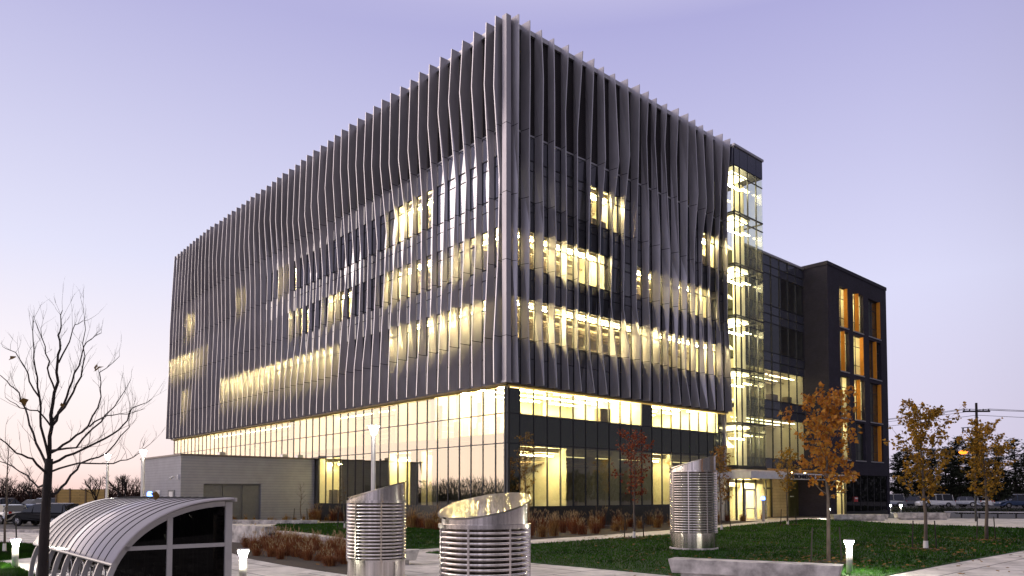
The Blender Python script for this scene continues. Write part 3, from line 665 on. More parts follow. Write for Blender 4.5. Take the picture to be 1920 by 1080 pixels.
# ------------------------------------------------------------------ steel air vents
MESH = mat('bird_mesh', (.16, .14, .12), .32, .9, var=.5, scale=30)
def vent(x, Y, r, zr0, zr1, ztop_lo, ztop_hi, tilt_az, label, nposts=7, ph=.3, collar=.07):
    cx = (x-960)/F*Y
    t = thing('air_vent', label, 'air vent', (cx, Y, 0), 0, 'stainless steel air intake vents')
    b = MB(); b.lathe([(.001, 0), (r*1.02, 0), (r*1.02, .10), (r*.9, .101)], 48); b.build('base_ring', CONC, t, True)
    b = MB(); b.lathe([(r*.965, .101), (r*.965, zr0-.02), (r, zr0-.02), (r, zr0+.03), (r*.80, zr0+.03)], 64); b.build('lower_drum', STEEL, t, False)
    b = MB(); b.lathe([(r*.84, zr0+.02), (r*.84, zr1)], 48); b.build('inner_screen', MESH, t, True)
    b = MB(); pt = .088 if zr1 < 2.5 else .098; n = int(round((zr1-zr0-.06)/pt)); z = zr0+.075
    for k in range(n):
        b.lathe([(r*.88, z+.040), (r*.975, z+.030), (r*.995, z+.020), (r*1.0, z+.004), (r*.995, z-.012), (r*.975, z-.020), (r*.88, z+.022), (r*.88, z+.040)], 64); z += pt
    b.build('louvre', STEEL, t, True)
    for k in range(nposts):
        an = ph+2*math.pi*k/nposts; c, s = math.cos(an), math.sin(an); b = MB()
        base = [(c*q-s*w, s*q+c*w) for q, w in ((r*.87, -.02), (r*1.012, -.02), (r*1.012, .02), (r*.87, .02))]
        b.prism(base, zr0+.031, zr1-.001); b.build('post', STEEL, t)
    b = MB(); b.lathe([(r*.8, zr1), (r*1.02, zr1), (r*1.02, zr1+collar), (r*.95, zr1+collar+.002)], 64); b.build('collar', STEEL, t)
    for an in (-2.2, -.75):
        c, s = math.cos(an), math.sin(an); q = MB(); q.prism([(c*w-s*u, s*w+c*u) for w, u in ((r*.955, -.012), (r*.972, -.012), (r*.972, .012), (r*.955, .012))], .12, zr0-.03)
        for zz in (.18, (zr0+.1)/2, zr0-.1): q.prism([(c*w-s*u, s*w+c*u) for w, u in ((r*.973, .02), (r*.985, .02), (r*.985, .035), (r*.973, .035))], zz, zz+.015)
        q.build('seam', LPOST_, t)
    n = 64; vs = []; dx, dy = math.cos(tilt_az), math.sin(tilt_az); rr = r*.95; mid = (ztop_lo+ztop_hi)/2; sl_ = (ztop_hi-ztop_lo)/2
    b = MB()
    for k in range(n):
        an = 2*math.pi*k/n; c, s = math.cos(an), math.sin(an); vs += [(rr*c, rr*s, zr1+collar), (rr*c, rr*s, mid+sl_*(c*dx+s*dy))]
    b.add(vs, [(2*k, 2*((k+1) % n), 2*((k+1) % n)+1, 2*k+1) for k in range(n)]); b.build('cap_drum', STEEL, t)
    b = MB(); vs = []; e = r*1.03
    for k in range(n):
        an = 2*math.pi*k/n; c, s = math.cos(an), math.sin(an); zz = mid+sl_*(c*dx+s*dy)*e/rr; vs += [(e*c, e*s, zz), (e*c, e*s, zz+.03)]
    b.add(vs, [(2*k, 2*((k+1) % n), 2*((k+1) % n)+1, 2*k+1) for k in range(n)]+[tuple(range(1, 2*n, 2)), tuple(range(2*n-2, -1, -2))])
    b.build('slanted_top', LIDM, t)
    return t
LPOST_ = mat('weld_seam', (.25, .23, .21), .45, .8)
LIDM = mat('lid_stainless', (.80, .76, .62), .11, 1., var=.15, scale=1.5, bump=1., detail=1, stretch=(1.9, .28, .3))
vent(707, 19.3, .765, .52, 1.98, 2.10, 2.52, math.radians(12), 'mid sized steel vent with slanted cap, beside the tall lamp post', 7, .55)
vent(909, 13.05, .80, .42, 1.62, 1.79, 2.19, math.radians(52), 'nearest squat steel vent showing its oval slanted lid', 7, -.98)
vent(1299.5, 29.6, .93, .66, 3.08, 3.22, 3.72, math.radians(-12), 'tallest steel vent standing on the lawn near the entrance', 8, .35)

# ------------------------------------------------------------------ cycle shelter
shel = thing('bike_shelter', 'curved roof bicycle shelter with dark glass end panels', 'shelter', (-7.5, 13.9, 0), ANG)
SLN = 7.3; SW = 2.19
PAINT = mat('shelter_frame_paint', (.50, .485, .47), .42, .25, var=.06)
def arch(t):                                   # t 0 at the foot, 1 at the high post: (across, up)
    an = t*math.pi/2*.98
    return (-.17+(SW+.17)*(1-math.cos(an))*.99, 2.06*math.sin(an)**.86 if t > 0 else 0)
def arch_pts(t0, t1, n): return [arch(t0+(t1-t0)*k/n) for k in range(n+1)]
tl = next(t for t in np.linspace(.05, .9, 300) if arch(t)[1] > .86)
ROOFM = mat('polycarbonate_sheet', (.60, .565, .58), .22, 0., var=.07, scale=1.0, spec=.6)
prof = arch_pts(tl, 1, 22)+[(SW+.04, 2.07)]
b = MB(); o1 = []; nseg = len(prof)
for y in (-.22, SLN+.2):
    for dz in (.03, .065): o1 += [(p[0]-dz*.6, y, p[1]+dz) for p in prof]
n = nseg; fs = []
for k in range(n-1): fs += [(k, 2*n+k, 2*n+k+1, k+1), (n+k, n+k+1, 3*n+k+1, 3*n+k), (k, k+1, n+k+1, n+k), (2*n+k, 3*n+k, 3*n+k+1, 2*n+k+1)]
fs += [(0, n, 3*n, 2*n), (n-1, 2*n-1+2*n-n, 4*n-1, 2*n-1)] if False else [(0, n, 3*n, 2*n), (n-1, 3*n-1, 4*n-1, 2*n-1)]
b.add(o1, fs); b.build('roof', ROOFM, shel, True)
DARKM = mat('dark_gasket', (.035, .033, .035), .5)
b = MB()
for y in np.arange(.3, SLN, .50): b.tube([(p[0]-.045, y, p[1]+.072) for p in prof], .009, 4)
b.build('roof_seam', DARKM, shel)
b = MB(); b.tube([(prof[0][0]-.02, -.24, prof[0][1]+.03), (prof[0][0]-.02, SLN+.22, prof[0][1]+.03)], .035, 8); b.build('edge_beam', PAINT, shel); b = MB(); b.box(SW+.041, SW+.075, -.24, SLN+.22, 2.05, 2.13); b.build('edge_beam', PAINT, shel)
for k, y in enumerate(np.linspace(0, SLN, 9)):
    b = MB(); pts = arch_pts(0, 1, 20); vs = []
    for j, p in enumerate(pts):
        q = pts[min(j+1, 20)]; p0 = pts[max(j-1, 0)]; tx, tz = q[0]-p0[0], q[1]-p0[1]; l = math.hypot(tx, tz); nx, nz = tz/l, -tx/l
        for s, w in ((0, -.04), (0, .04), (.10, .04), (.10, -.04)): vs.append((p[0]+nx*s, y+w, p[1]+nz*s))
    fs = [(0, 1, 2, 3), tuple(80+q for q in (3, 2, 1, 0))]
    for j in range(20):
        for q in range(4): fs.append((j*4+q, (j+1)*4+q, (j+1)*4+(q+1) % 4, j*4+(q+1) % 4))
    b.add(vs, fs); b.build('rib', PAINT, shel)
    b = MB(); b.box(SW-.09, SW+.05, y-.055, y+.055, 0, 2.04); b.build('post', PAINT, shel)
XM = 1.02; zt = lambda x: next((arch(t)[1] for t in np.linspace(0, 1, 400) if arch(t)[0] >= x), 2.04)
DG = glass('dark_reflection_glass', (.012, .012, .012), .01, ior=1.3)  # near-black tint paints in the dark reflection and the shaded inside
for y in (-.0, SLN):
    fr = MB(); fr.box(XM-.05, XM+.05, y-.05, y+.05, 0, zt(XM)-.10); fr.box(.22, XM-.05, y-.04, y+.04, 1.13, 1.21); fr.box(XM+.05, SW-.09, y-.04, y+.04, 1.13, 1.21); fr.box(-.0, XM-.05, y-.04, y+.04, .12, .2); fr.box(XM+.05, SW-.09, y-.04, y+.04, .12, .2)
    e = fr.build('end_frame', PAINT, shel)
    for u0, u1, z0, top in ((.02, XM-.05, .2, 1.13), (XM+.05, SW-.09, .2, 1.13), (.34, XM-.05, 1.21, None), (XM+.05, SW-.09, 1.21, None)):
        b = MB(); us = np.linspace(u0, u1, 12); up = [(u, (min(top, zt(u)-.11) if top else zt(u)-.11)) for u in us]; up = [(u, max(z, z0+.01)) for u, z in up]
        vs = [(u, y, z0) for u, _ in up]+[(u, y, z) for u, z in up]
        b.add(vs, [(k, k+1, 12+k+1, 12+k) for k in range(11)]); b.build('end_pane', DG, shel)
b = MB(); b.quad((SW, .06, .12), (SW, SLN-.06, .12), (SW, SLN-.06, 1.98), (SW, .06, 1.98)); b.build('rear_pane', DG, shel)
rk = thing('bike_rack', 'steel bicycle rack with round loops under the shelter roof', 'bike rack', Bp(0, 0), 0)
rk.location = (-7.5, 13.9, 0); rk.rotation_euler.z = ANG
b = MB(); b.tube([(.9, .7, .42), (.9, 6.9, .42)], .03, 8)
for y in (.8, 2.8, 4.8, 6.8): b.box(.86, .94, y-.03, y+.03, 0, .42)
b.build('rail', ALU, rk)
for k in range(9):
    y = 1.0+k*.65; pts = [(.55+.0, y+.2*math.cos(a), .36+.24*math.sin(a)) for a in np.linspace(0, 2*math.pi, 17)]
    b = MB(); b.tube(pts, .02, 6); b.tube([(.55, y, .58), (.9, y, .43)], .015, 6); b.build('loop', ALU, rk)

# ------------------------------------------------------------------ lamps
LAMP_W = emit('bollard_glow', (1, .95, .78), 600)
LPOST = mat('lamp_post_grey', (.36, .34, .34), .4, .5, var=.06)
BPOST = mat('bollard_paint', (.62, .60, .56), .4, .2, var=.05)
def bollard(p, h, label, s=1.0):
    t = thing('bollard_light', label, 'bollard light', p, 0, 'lit bollards along the paths')
    b = MB(); b.lathe([(.001, 0), (.085, 0), (.085, h-.22), (.06, h-.215)], 20); b.build('post', BPOST, t, True)
    b = MB(); b.lathe([(.055, h-.215), (.07, h-.20), (.128, h-.045), (.12, h-.04), (.06, h-.18), (.045, h-.20)], 20); b.build('lamp_head', LAMP_W, t, True)
    b = MB(); b.lathe([(.001, h), (.14, h), (.145, h-.02), (.14, h-.035), (.001, h-.036)], 20); b.build('cap', ALU, t)
bollard(gp(1593, 1076), .95, 'lit white bollard standing at the end of the near concrete bench')
bollard(gp(455, 1102), .92, 'lit white bollard beside the end panel of the bicycle shelter')
bollard(gp(28, 1066), .90, 'lit white bollard left of the bare tree trunk')
bollard(Vector((28.5, 66.6, 0)), .95, 'small lit bollard behind the orange leaved tree trunk')
bollard(Vector((45.0, 88, 0)), 1.0, 'left of two distant lit bollards at the brick block corner')
bollard(Vector((45.2, 86, 0)) + Vector((0, 0, 0)), 1.0, 'right of two distant lit bollards at the brick block corner')
bpy.data.objects['bollard_light.005'].location = Vector(((1688-960)/F*86, 86, 0)); bpy.data.objects['bollard_light.004'].location = Vector(((1668-960)/F*88, 88, 0))
LAMP_H = emit('post_lamp_glow', (1, .97, .84), 90)
def post_lamp(x, Y, h, label, s=1.0):
    t = thing('lamp_post', label, 'lamp post', ((x-960)/F*Y, Y, 0), 0, 'tall path lamp posts')
    b = MB(); b.lathe([(.001, 0), (.14, 0), (.14, .05), (.085, .06), (.07, h-.35), (.05, h-.34)], 16); b.build('pole', LPOST, t, True)
    b = MB(); b.lathe([(.05, h-.34), (.07, h-.33), (.165, h-.06), (.155, h-.05), (.001, h-.05)], 20); b.build('lamp_head', LAMP_H, t, True)
    b = MB(); b.lathe([(.001, h), (.23, h-.01), (.24, h-.035), (.001, h-.045)], 20); b.build('cap', ALU, t)
post_lamp(700, 25, 4.55, 'tall lit lamp post rising behind the mid sized steel vent')
post_lamp(268, 39, 4.55, 'tall lit lamp post in front of the grey shed side wall')
post_lamp(201, 43, 4.55, 'tall lit lamp post by the wooden fence')
BLUE = emit('blue_lamp_glow', (.08, .18, 1), 11)
def blue_light(x, y, Y, label):
    p = at(x, y, Y); t = thing('emergency_light', label, 'emergency light', (p.x, p.y, 0))
    b = MB(); b.lathe([(.001, 0), (.12, 0), (.12, p.z-.12), (.07, p.z-.11)], 14); b.build('post', LPOST, t)
    b = MB(); b.lathe([(.07, p.z-.11), (.16, p.z-.09), (.15, p.z+.10), (.08, p.z+.17), (.001, p.z+.18)], 14); b.build('beacon', BLUE, t, True)
blue_light(281, 927, 44, 'blue emergency beacon on a post beyond the shelter roof')
blue_light(1431, 935, 60, 'blue emergency beacon on a post beside the entrance door')

# ------------------------------------------------------------------ concrete benches, walls, kerbs
def bench(p0, p1, w, h, label, name='concrete_bench', cat='bench'):
    d = (p1-p0); L = d.length; an = math.atan2(d.y, d.x)
    t = thing(name, label, cat, p0, an)
    b = MB(); tp = .10
    b.add([(tp, 0, .14), (L-tp, 0, .14), (L-tp, w, .14), (tp, w, .14), (0, -.0, h), (L, -.0, h), (L, w, h), (0, w, h)], [(3, 2, 1, 0), (4, 5, 6, 7), (0, 1, 5, 4), (1, 2, 6, 5), (2, 3, 7, 6), (3, 0, 4, 7)])
    o = b.build('seat', CONC, t)
    bv = o.modifiers.new('edge', 'BEVEL'); bv.width = .015; bv.segments = 2
    b = MB(); b.box(tp+.22, L-tp-.22, .08, w-.08, 0, .14); b.build('base', CONC, t)
p0 = at(1252, 1049, 19.6); p0.z = 0; p1 = at(1578, 1061, 17.6); p1.z = 0
bench(p0, p1, .62, .50, 'long near concrete bench on the lawn edge beside a lit bollard')
p0 = gp(1562, 977); p1 = gp(1667, 977); bench(p0, p1, .6, .55, 'pale concrete bench in front of the brick block')
p0 = gp(1682, 975); p1 = gp(1783, 975); bench(p0, p1, .6, .6, 'pale concrete bench right of the distant bollards')
p0 = gp(700, 1060); p1 = gp(786, 1059); bench(p0, p1, .5, .46, 'grey concrete bench half hidden behind the mid sized vent')
wall = MB(); q0 = gp(395, 1014); q1 = gp(497, 1022); d = (q1-q0).normalized(); nn = Vector((-d.y, d.x, 0))
wall.prism([q0, q1, q1+nn*.55, q0+nn*.55], 0, .80); o = wall.build('concrete_wall', CONC); tag(o, 'pale cast concrete wall end beside the red grass bed', 'wall')
def strip(pts, w, h, name, label, cat):
    b = MB(); n = len(pts); L_ = []; R_ = []
    for i, p in enumerate(pts):
        t = (pts[min(i+1, n-1)]-pts[max(i-1, 0)]).normalized(); q = Vector((-t.y, t.x, 0)); L_.append(p+q*w/2); R_.append(p-q*w/2)
    vs = []
    for a, c in zip(L_, R_): vs += [(a.x, a.y, 0), (c.x, c.y, 0), (c.x, c.y, h), (a.x, a.y, h)]
    fs = [(0, 1, 2, 3), tuple(4*(n-1)+q for q in (3, 2, 1, 0))]
    for i in range(n-1):
        for q in range(4): fs.append((4*i+q, 4*i+4+q, 4*i+4+(q+1) % 4, 4*i+(q+1) % 4))
    b.add(vs, fs); return tag(b.build(name, CONC), label, cat)
strip(P([(505, 1006), (545, 1009), (590, 1015), (640, 1024), (700, 1030)]), .45, .32, 'garden_wall', 'low curved concrete wall between small lawn and red grasses', 'wall')
strip(P([(420, 982), (520, 982.5), (597, 983)]), .4, .30, 'garden_wall', 'long straight low concrete wall before the golden grasses', 'wall')
strip(P([(-160, 1001), (0, 997), (70, 999), (150, 1003)]), .2, .16, 'kerb', 'concrete kerb along the near edge of the car park', 'kerb')
# small path spotlight in the bed
t = thing('garden_spotlight', 'small black mushroom spotlight beside the concrete wall end', 'spotlight', gp(508, 1027))
b = MB(); b.lathe([(.001, 0), (.035, 0), (.03, .52), (.001, .53)], 10); b.build('stem', DARKM, t)
b = MB(); b.lathe([(.03, .50), (.17, .54), (.16, .62), (.001, .66)], 12); b.build('hood', DARKM, t)

# ------------------------------------------------------------------ ornamental grasses
GR_RED = island_mat('red_grass_blade', [(.10, .030, .014), (.17, .05, .022), (.24, .09, .035), (.30, .16, .07)], .7, .25)
GR_TAN = island_mat('tan_grass_blade', [(.10, .04, .014), (.20, .09, .03), (.32, .18, .06), (.40, .26, .10)], .7, .25)
GR_GOLD = island_mat('golden_grass_blade', [(.22, .10, .025), (.34, .18, .05), (.42, .26, .09)], .7, .25)
PLUME = island_mat('grass_plume', [(.26, .17, .08), (.40, .29, .16), (.52, .41, .26)], .9, .3)
def grass_mesh(seed, n, h, spread, plumes, m):
    rng = random.Random(seed); b = MB()
    for k in range(n):
        an = rng.uniform(0, 6.28); r = abs(rng.gauss(0, .13)); hh = h*rng.uniform(.35, 1.0); ln = spread*rng.uniform(.1, 1.25)*hh
        px, py = r*math.cos(an), r*math.sin(an); a2 = an+rng.gauss(0, .6); dx, dy = math.cos(a2), math.sin(a2); w = rng.uniform(.004, .011)
        z2 = hh*rng.uniform(.55, 1.0)
        pts = [(px, py, 0), (px+dx*ln*.35, py+dy*ln*.35, hh*.62), (px+dx*ln, py+dy*ln, z2)]
        vs = []
        for j, p in enumerate(pts[:2]): vs += [(p[0]-dy*w, p[1]+dx*w, p[2]), (p[0]+dy*w, p[1]-dx*w, p[2])]
        vs.append(pts[2]); b.add(vs, [(0, 1, 3, 2), (2, 3, 4)], 0)
    for k in range(plumes):
        an = rng.uniform(0, 6.28); hh = h*rng.uniform(.7, 1.22); ln = spread*rng.uniform(.15, 1.0)*hh*.7; x, y = math.cos(an)*ln, math.sin(an)*ln
        b.tube([(x*.1, y*.1, 0), (x*.5, y*.5, hh*.6), (x, y, hh-.1)], .003, 3, 0)
        pl = rng.uniform(.12, .24)
        for q in range(12):
            t = q/12; pp = Vector((x*(1+t*.25), y*(1+t*.25), hh-.14+pl*t*.9)); rr = .026*(1-abs(t-.35))
            a = rng.uniform(0, 6.28); b.add([pp, pp+Vector((rr*math.cos(a), rr*math.sin(a), rng.uniform(.02, .05))), pp+Vector((rr*.6*math.cos(a+1.7), rr*.6*math.sin(a+1.7), .05))], [(0, 1, 2)], 1)
    me_o = b.build('ornamental_grass', [m, PLUME]); return me_o
protos = {'red': [grass_mesh(s, 420, .85, .55, 16, GR_RED) for s in range(4)], 'gold': [grass_mesh(s+20, 300, .8, .5, 16, GR_GOLD) for s in range(3)], 'plume': [grass_mesh(s+40, 300, 1.08, .50, 30, GR_TAN if s % 2 else GR_RED) for s in range(4)]}
used = set()
def place_grass(kind, p, s, label, group):
    rng = random.Random(int(p.x*991+p.y*77)); pr = rng.choice(protos[kind])
    if pr.name in used: o = pr.copy(); COL.objects.link(o)
    else: o = pr; used.add(pr.name)
    o.location = (p.x, p.y, .015); o.rotation_euler.z = rng.uniform(0, 6.28); o.scale = (s*rng.uniform(.9, 1.15), s*rng.uniform(.9, 1.15), s*rng.uniform(.6, 1.2))
    return tag(o, label, 'ornamental grass', group, 'thing')
rg = random.Random(11)
for j in range(3):                                                     # bed along the entrance front
    for k in range(17):
        x = 990+k*27+rg.uniform(-9, 9)+j*9; ylo = 1013-(x-985)*.082; yhi = ylo-16
        if 1225 < x < 1345 and j > 1: continue
        place_grass('plume', gp(x, ylo-3-j*6.0+rg.uniform(-1.5, 1.5)), rg.uniform(.75, 1.1), 'feathery plumed grass clump in the bed below the entrance front', 'plumed grasses along the entrance front')
for k in range(9): place_grass('plume', gp(768+k*8+rg.uniform(-3, 3), 988+k*.9+rg.uniform(-2, 2)), rg.uniform(.8, 1.1), 'plumed grass clump seen between the two near vents', 'plumed grasses between the vents')
for k in range(34): place_grass('gold', gp(428+k*6.4+rg.uniform(-3, 3), 976.5+rg.uniform(-6, 3)), rg.uniform(.45, .7), 'golden grass clump before the shed doors and long glass front', 'golden grasses along the shed')
for k in range(12): place_grass('plume', gp(575+k*8+rg.uniform(-4, 4), 974+rg.uniform(-3, 4)), rg.uniform(.7, 1.1), 'tall tawny grass clump beside the shed corner', 'tawny grasses by the shed corner')
def bed_pts(poly, n, rng, dmin):
    a = np.array([(p[0], p[1]) for p in poly]); out = []
    for _ in range(6000):
        q = rng.uniform(a.min(0), a.max(0), (1, 2))
        if inside(poly, q)[0] and all(math.hypot(q[0][0]-o[0], q[0][1]-o[1]) > dmin for o in out): out.append(q[0])
        if len(out) >= n: break
    return out
for q in bed_pts(P([(455, 1012), (505, 1017), (590, 1024), (665, 1034), (740, 1038), (700, 1062), (665, 1072), (600, 1064), (520, 1051), (470, 1042)]), 62, RNG, .42):
    place_grass('red', Vector((q[0], q[1], 0)), rg.uniform(.55, .82), 'rust red grass clump in the bed between shelter and mid sized vent', 'rust red grasses near the shelter')
for k in range(18): place_grass('gold', gp(520+k*(5.2 if k < 15 else 5.9)+(22 if k > 14 else 0), 1010+k*1.05+rg.uniform(-1.5, 1.5)), rg.uniform(.42, .62), 'upright straw coloured grass clump along the curved concrete wall', 'straw grasses along the curved wall')

# ------------------------------------------------------------------ trees
BARK = mat('bark', (.11, .085, .07), .9, var=.35, scale=7, stretch=(1, 1, .3), bump=.5)
BARKD = mat('dark_bark', (.022, .016, .014), .9, var=.4, scale=14, stretch=(1, 1, .25), bump=.7)
WRAP = mat('white_trunk_wrap', (.70, .68, .66), .7, var=.05)
STK = mat('stake_wood', (.03, .025, .02), .8)
def leaf(b, p, s, rng, m=0):
    d = Vector((rng.uniform(-1, 1), rng.uniform(-1, 1), rng.uniform(-1.1, .2))).normalized(); a = d.cross(Vector((rng.uniform(-1, 1), rng.uniform(-1, 1), rng.uniform(-1, 1)))).normalized(); n = d.cross(a)
    w = s*.5; L_ = s
    q = [p, p+d*L_*.35+a*w*.95+n*w*.25, p+d*L_*.62+a*w*.42, p+d*L_, p+d*L_*.62-a*w*.42, p+d*L_*.35-a*w*.95+n*w*.25]
    b.add(q, [(0, 1, 2, 3), (0, 3, 4, 5)], m)
def tree(base, h, r, spread, nleaf, ls, cols, label, seed, clear=.26, wrap=True, nb=18, crownpow=.8, stakes=True, desc='', group=None, twig=5):
    rng = random.Random(seed)
    t = thing('young_tree', label, 'tree', base, 0, group)
    b = MB(); pts = []; rad = []; x = y = 0
    for k in range(9):
        f = k/8; pts.append(Vector((x, y, h*f*.97))); rad.append(r*(1-f)**.8+.006); x += rng.uniform(-.05, .05); y += rng.uniform(-.05, .05)
    b.tube(pts, rad, 7)
    spots = []
    for k in range(nb):
        f = clear+(.93-clear)*(k+rng.uniform(0, .6))/nb; z = h*f; i = min(int(f*8/.97), 7); p = pts[i].lerp(pts[i+1], min(1, f*8/.97-i))
        prof = math.sin(math.pi*min(1, (f-clear*.75)/(1.02-clear*.75))**crownpow); L_ = spread*(.25+.85*prof)*rng.uniform(.7, 1.15)
        an = k*2.4+rng.uniform(-.4, .4); c, s = math.cos(an), math.sin(an)
        bp = [p]; q = p.copy(); up = rng.uniform(.7, 1.1)
        for j in range(4):
            q = q+Vector((c+rng.uniform(-.25, .25), s+rng.uniform(-.25, .25), up+.15*j)).normalized()*L_/3.2; bp.append(q.copy())
        br = r*.38*(1-f)+.007
        b.tube(bp, [br, br*.75, br*.55, br*.4, br*.2], 5)
        for j in range(1, 5): spots += [(bp[j-1].lerp(bp[j], rng.random()), 1) for _ in range(1)]
        for j in range(twig):
            s0 = bp[1].lerp(bp[4], rng.random()); e = s0
            tp = [s0]
            dv = Vector((rng.uniform(-1, 1), rng.uniform(-1, 1), rng.uniform(.0, 1.2))).normalized()
            for _ in range(3): e = e+(dv+Vector((rng.uniform(-.4, .4), rng.uniform(-.4, .4), rng.uniform(-.2, .4)))).normalized()*L_*.16; tp.append(e.copy()); spots.append((e.copy(), 2))
            b.tube(tp, [br*.4, br*.3, br*.22, .003], 4)
    b.build('trunk', BARK, t, True)
    if nleaf:
        cb = MB()
        for _ in range(nleaf):
            p, w = spots[rng.randrange(len(spots))]
            g = Vector((rng.gauss(0, .065), rng.gauss(0, .065), rng.gauss(0, .06)-.03))
            leaf(cb, p+g, ls*rng.uniform(.6, 1.25), rng)
        cb.build('crown', island_mat('autumn_leaf', cols, .6, .3), t)
    if wrap:
        w = MB(); w.tube([(pts[0].x, pts[0].y, .02), (pts[0].x, pts[0].y, .2), (0, 0, .36)], [r+.03, r+.022, r+.015], 10); w.build('trunk_wrap', WRAP, t)
    if stakes:
        for sx in (-1, 1):
            s = thing('tree_stake', 'thin dark support stake beside '+desc, 'stake', base+Vector((sx*rng.uniform(.42, .6), rng.uniform(-.15, .15), 0)), 0, 'stakes beside '+desc)
            k = MB(); k.tube([(0, 0, 0), (-sx*.06, 0, 1.15)], [.028, .025], 6); k.build('post', STK, s)
    mb_ = MB(); n = 20; rr = [rng.uniform(.55, .85) for _ in range(n)]
    mb_.add([(0, 0, .075)]+[(rr[k]*.6*math.cos(k*.314), rr[k]*.6*math.sin(k*.314), .06) for k in range(n)]+[(rr[k]*math.cos(k*.314), rr[k]*math.sin(k*.314), .031) for k in range(n)], [(0, 1+k, 1+(k+1) % n) for k in range(n)]+[(1+k, n+1+k, n+1+(k+1) % n, 1+(k+1) % n) for k in range(n)])
    o = mb_.build('mulch_ring', MULCH, t)
    return t
ORN = [(.30, .10, .015), (.42, .16, .02), (.52, .24, .03), (.35, .13, .02), (.45, .27, .05)]
GOLDL = [(.16, .10, .015), (.34, .19, .02), (.44, .23, .025), (.26, .13, .015), (.14, .10, .02)]
REDL = [(.10, .016, .010), (.20, .035, .015), (.28, .07, .02), (.13, .025, .012)]
OLV = [(.10, .07, .014), (.20, .12, .03), (.30, .17, .04), (.16, .08, .02)]
tree(gp(985, 1000), 5.9, .05, .75, 520, .13, OLV, 'sparse olive brown young tree by the glass corner', 1, .22, desc='the sparse olive tree at the glass corner', nb=20)
tree(gp(1189, 1010.5), 5.4, .055, 1.0, 950, .12, REDL, 'dark red leaved young tree before the entrance front', 2, .34, desc='the dark red tree', nb=20)
tree(gp(1353, 995), 5.2, .055, .85, 900, .13, OLV[1:]+ORN[:1], 'brown orange young tree just behind the tallest vent', 3, .30, desc='the brown orange tree behind the tall vent', nb=18)
tree(gp(1477, 985), 5.5, .06, .95, 650, .15, GOLDL, 'thin olive gold young tree in front of the entrance canopy', 4, .40, desc='the olive gold tree before the canopy', nb=17)
tree(gp(1554, 1056), 5.6, .062, 1.1, 1700, .14, ORN, 'bright orange leaved young tree behind the near concrete bench', 5, .36, wrap=False, desc='the bright orange tree', nb=20)
tree(gp(1736, 1031), 5.75, .07, 1.3, 2300, .14, GOLDL, 'golden leaved young tree with white wrap on the right lawn', 6, .32, desc='the white wrapped golden tree', nb=20)
tree(gp(1850, 1014), 5.6, .08, 1.15, 2000, .14, GOLDL, 'golden leaved young tree on a mulch ring by the right path', 7, .34, wrap=False, desc='the golden tree by the right path', nb=20)
tree(gp(565, 982), 3.1, .035, .5, 0, .1, OLV, 'leafless sapling in the small lawn before the shed wall', 8, .42, desc='the sapling before the shed wall', nb=10)
tree(gp(646, 992), 3.5, .035, .55, 25, .1, OLV, 'leafless sapling close beside the mid sized vent', 9, .40, desc='the sapling beside the mid sized vent', nb=10)
tree(gp(8, 1037), 4.4, .04, .55, 0, .1, OLV, 'thin leafless sapling with white wrap left of the bare tree', 10, .38, desc='the thin sapling at the car park lawn', nb=11)

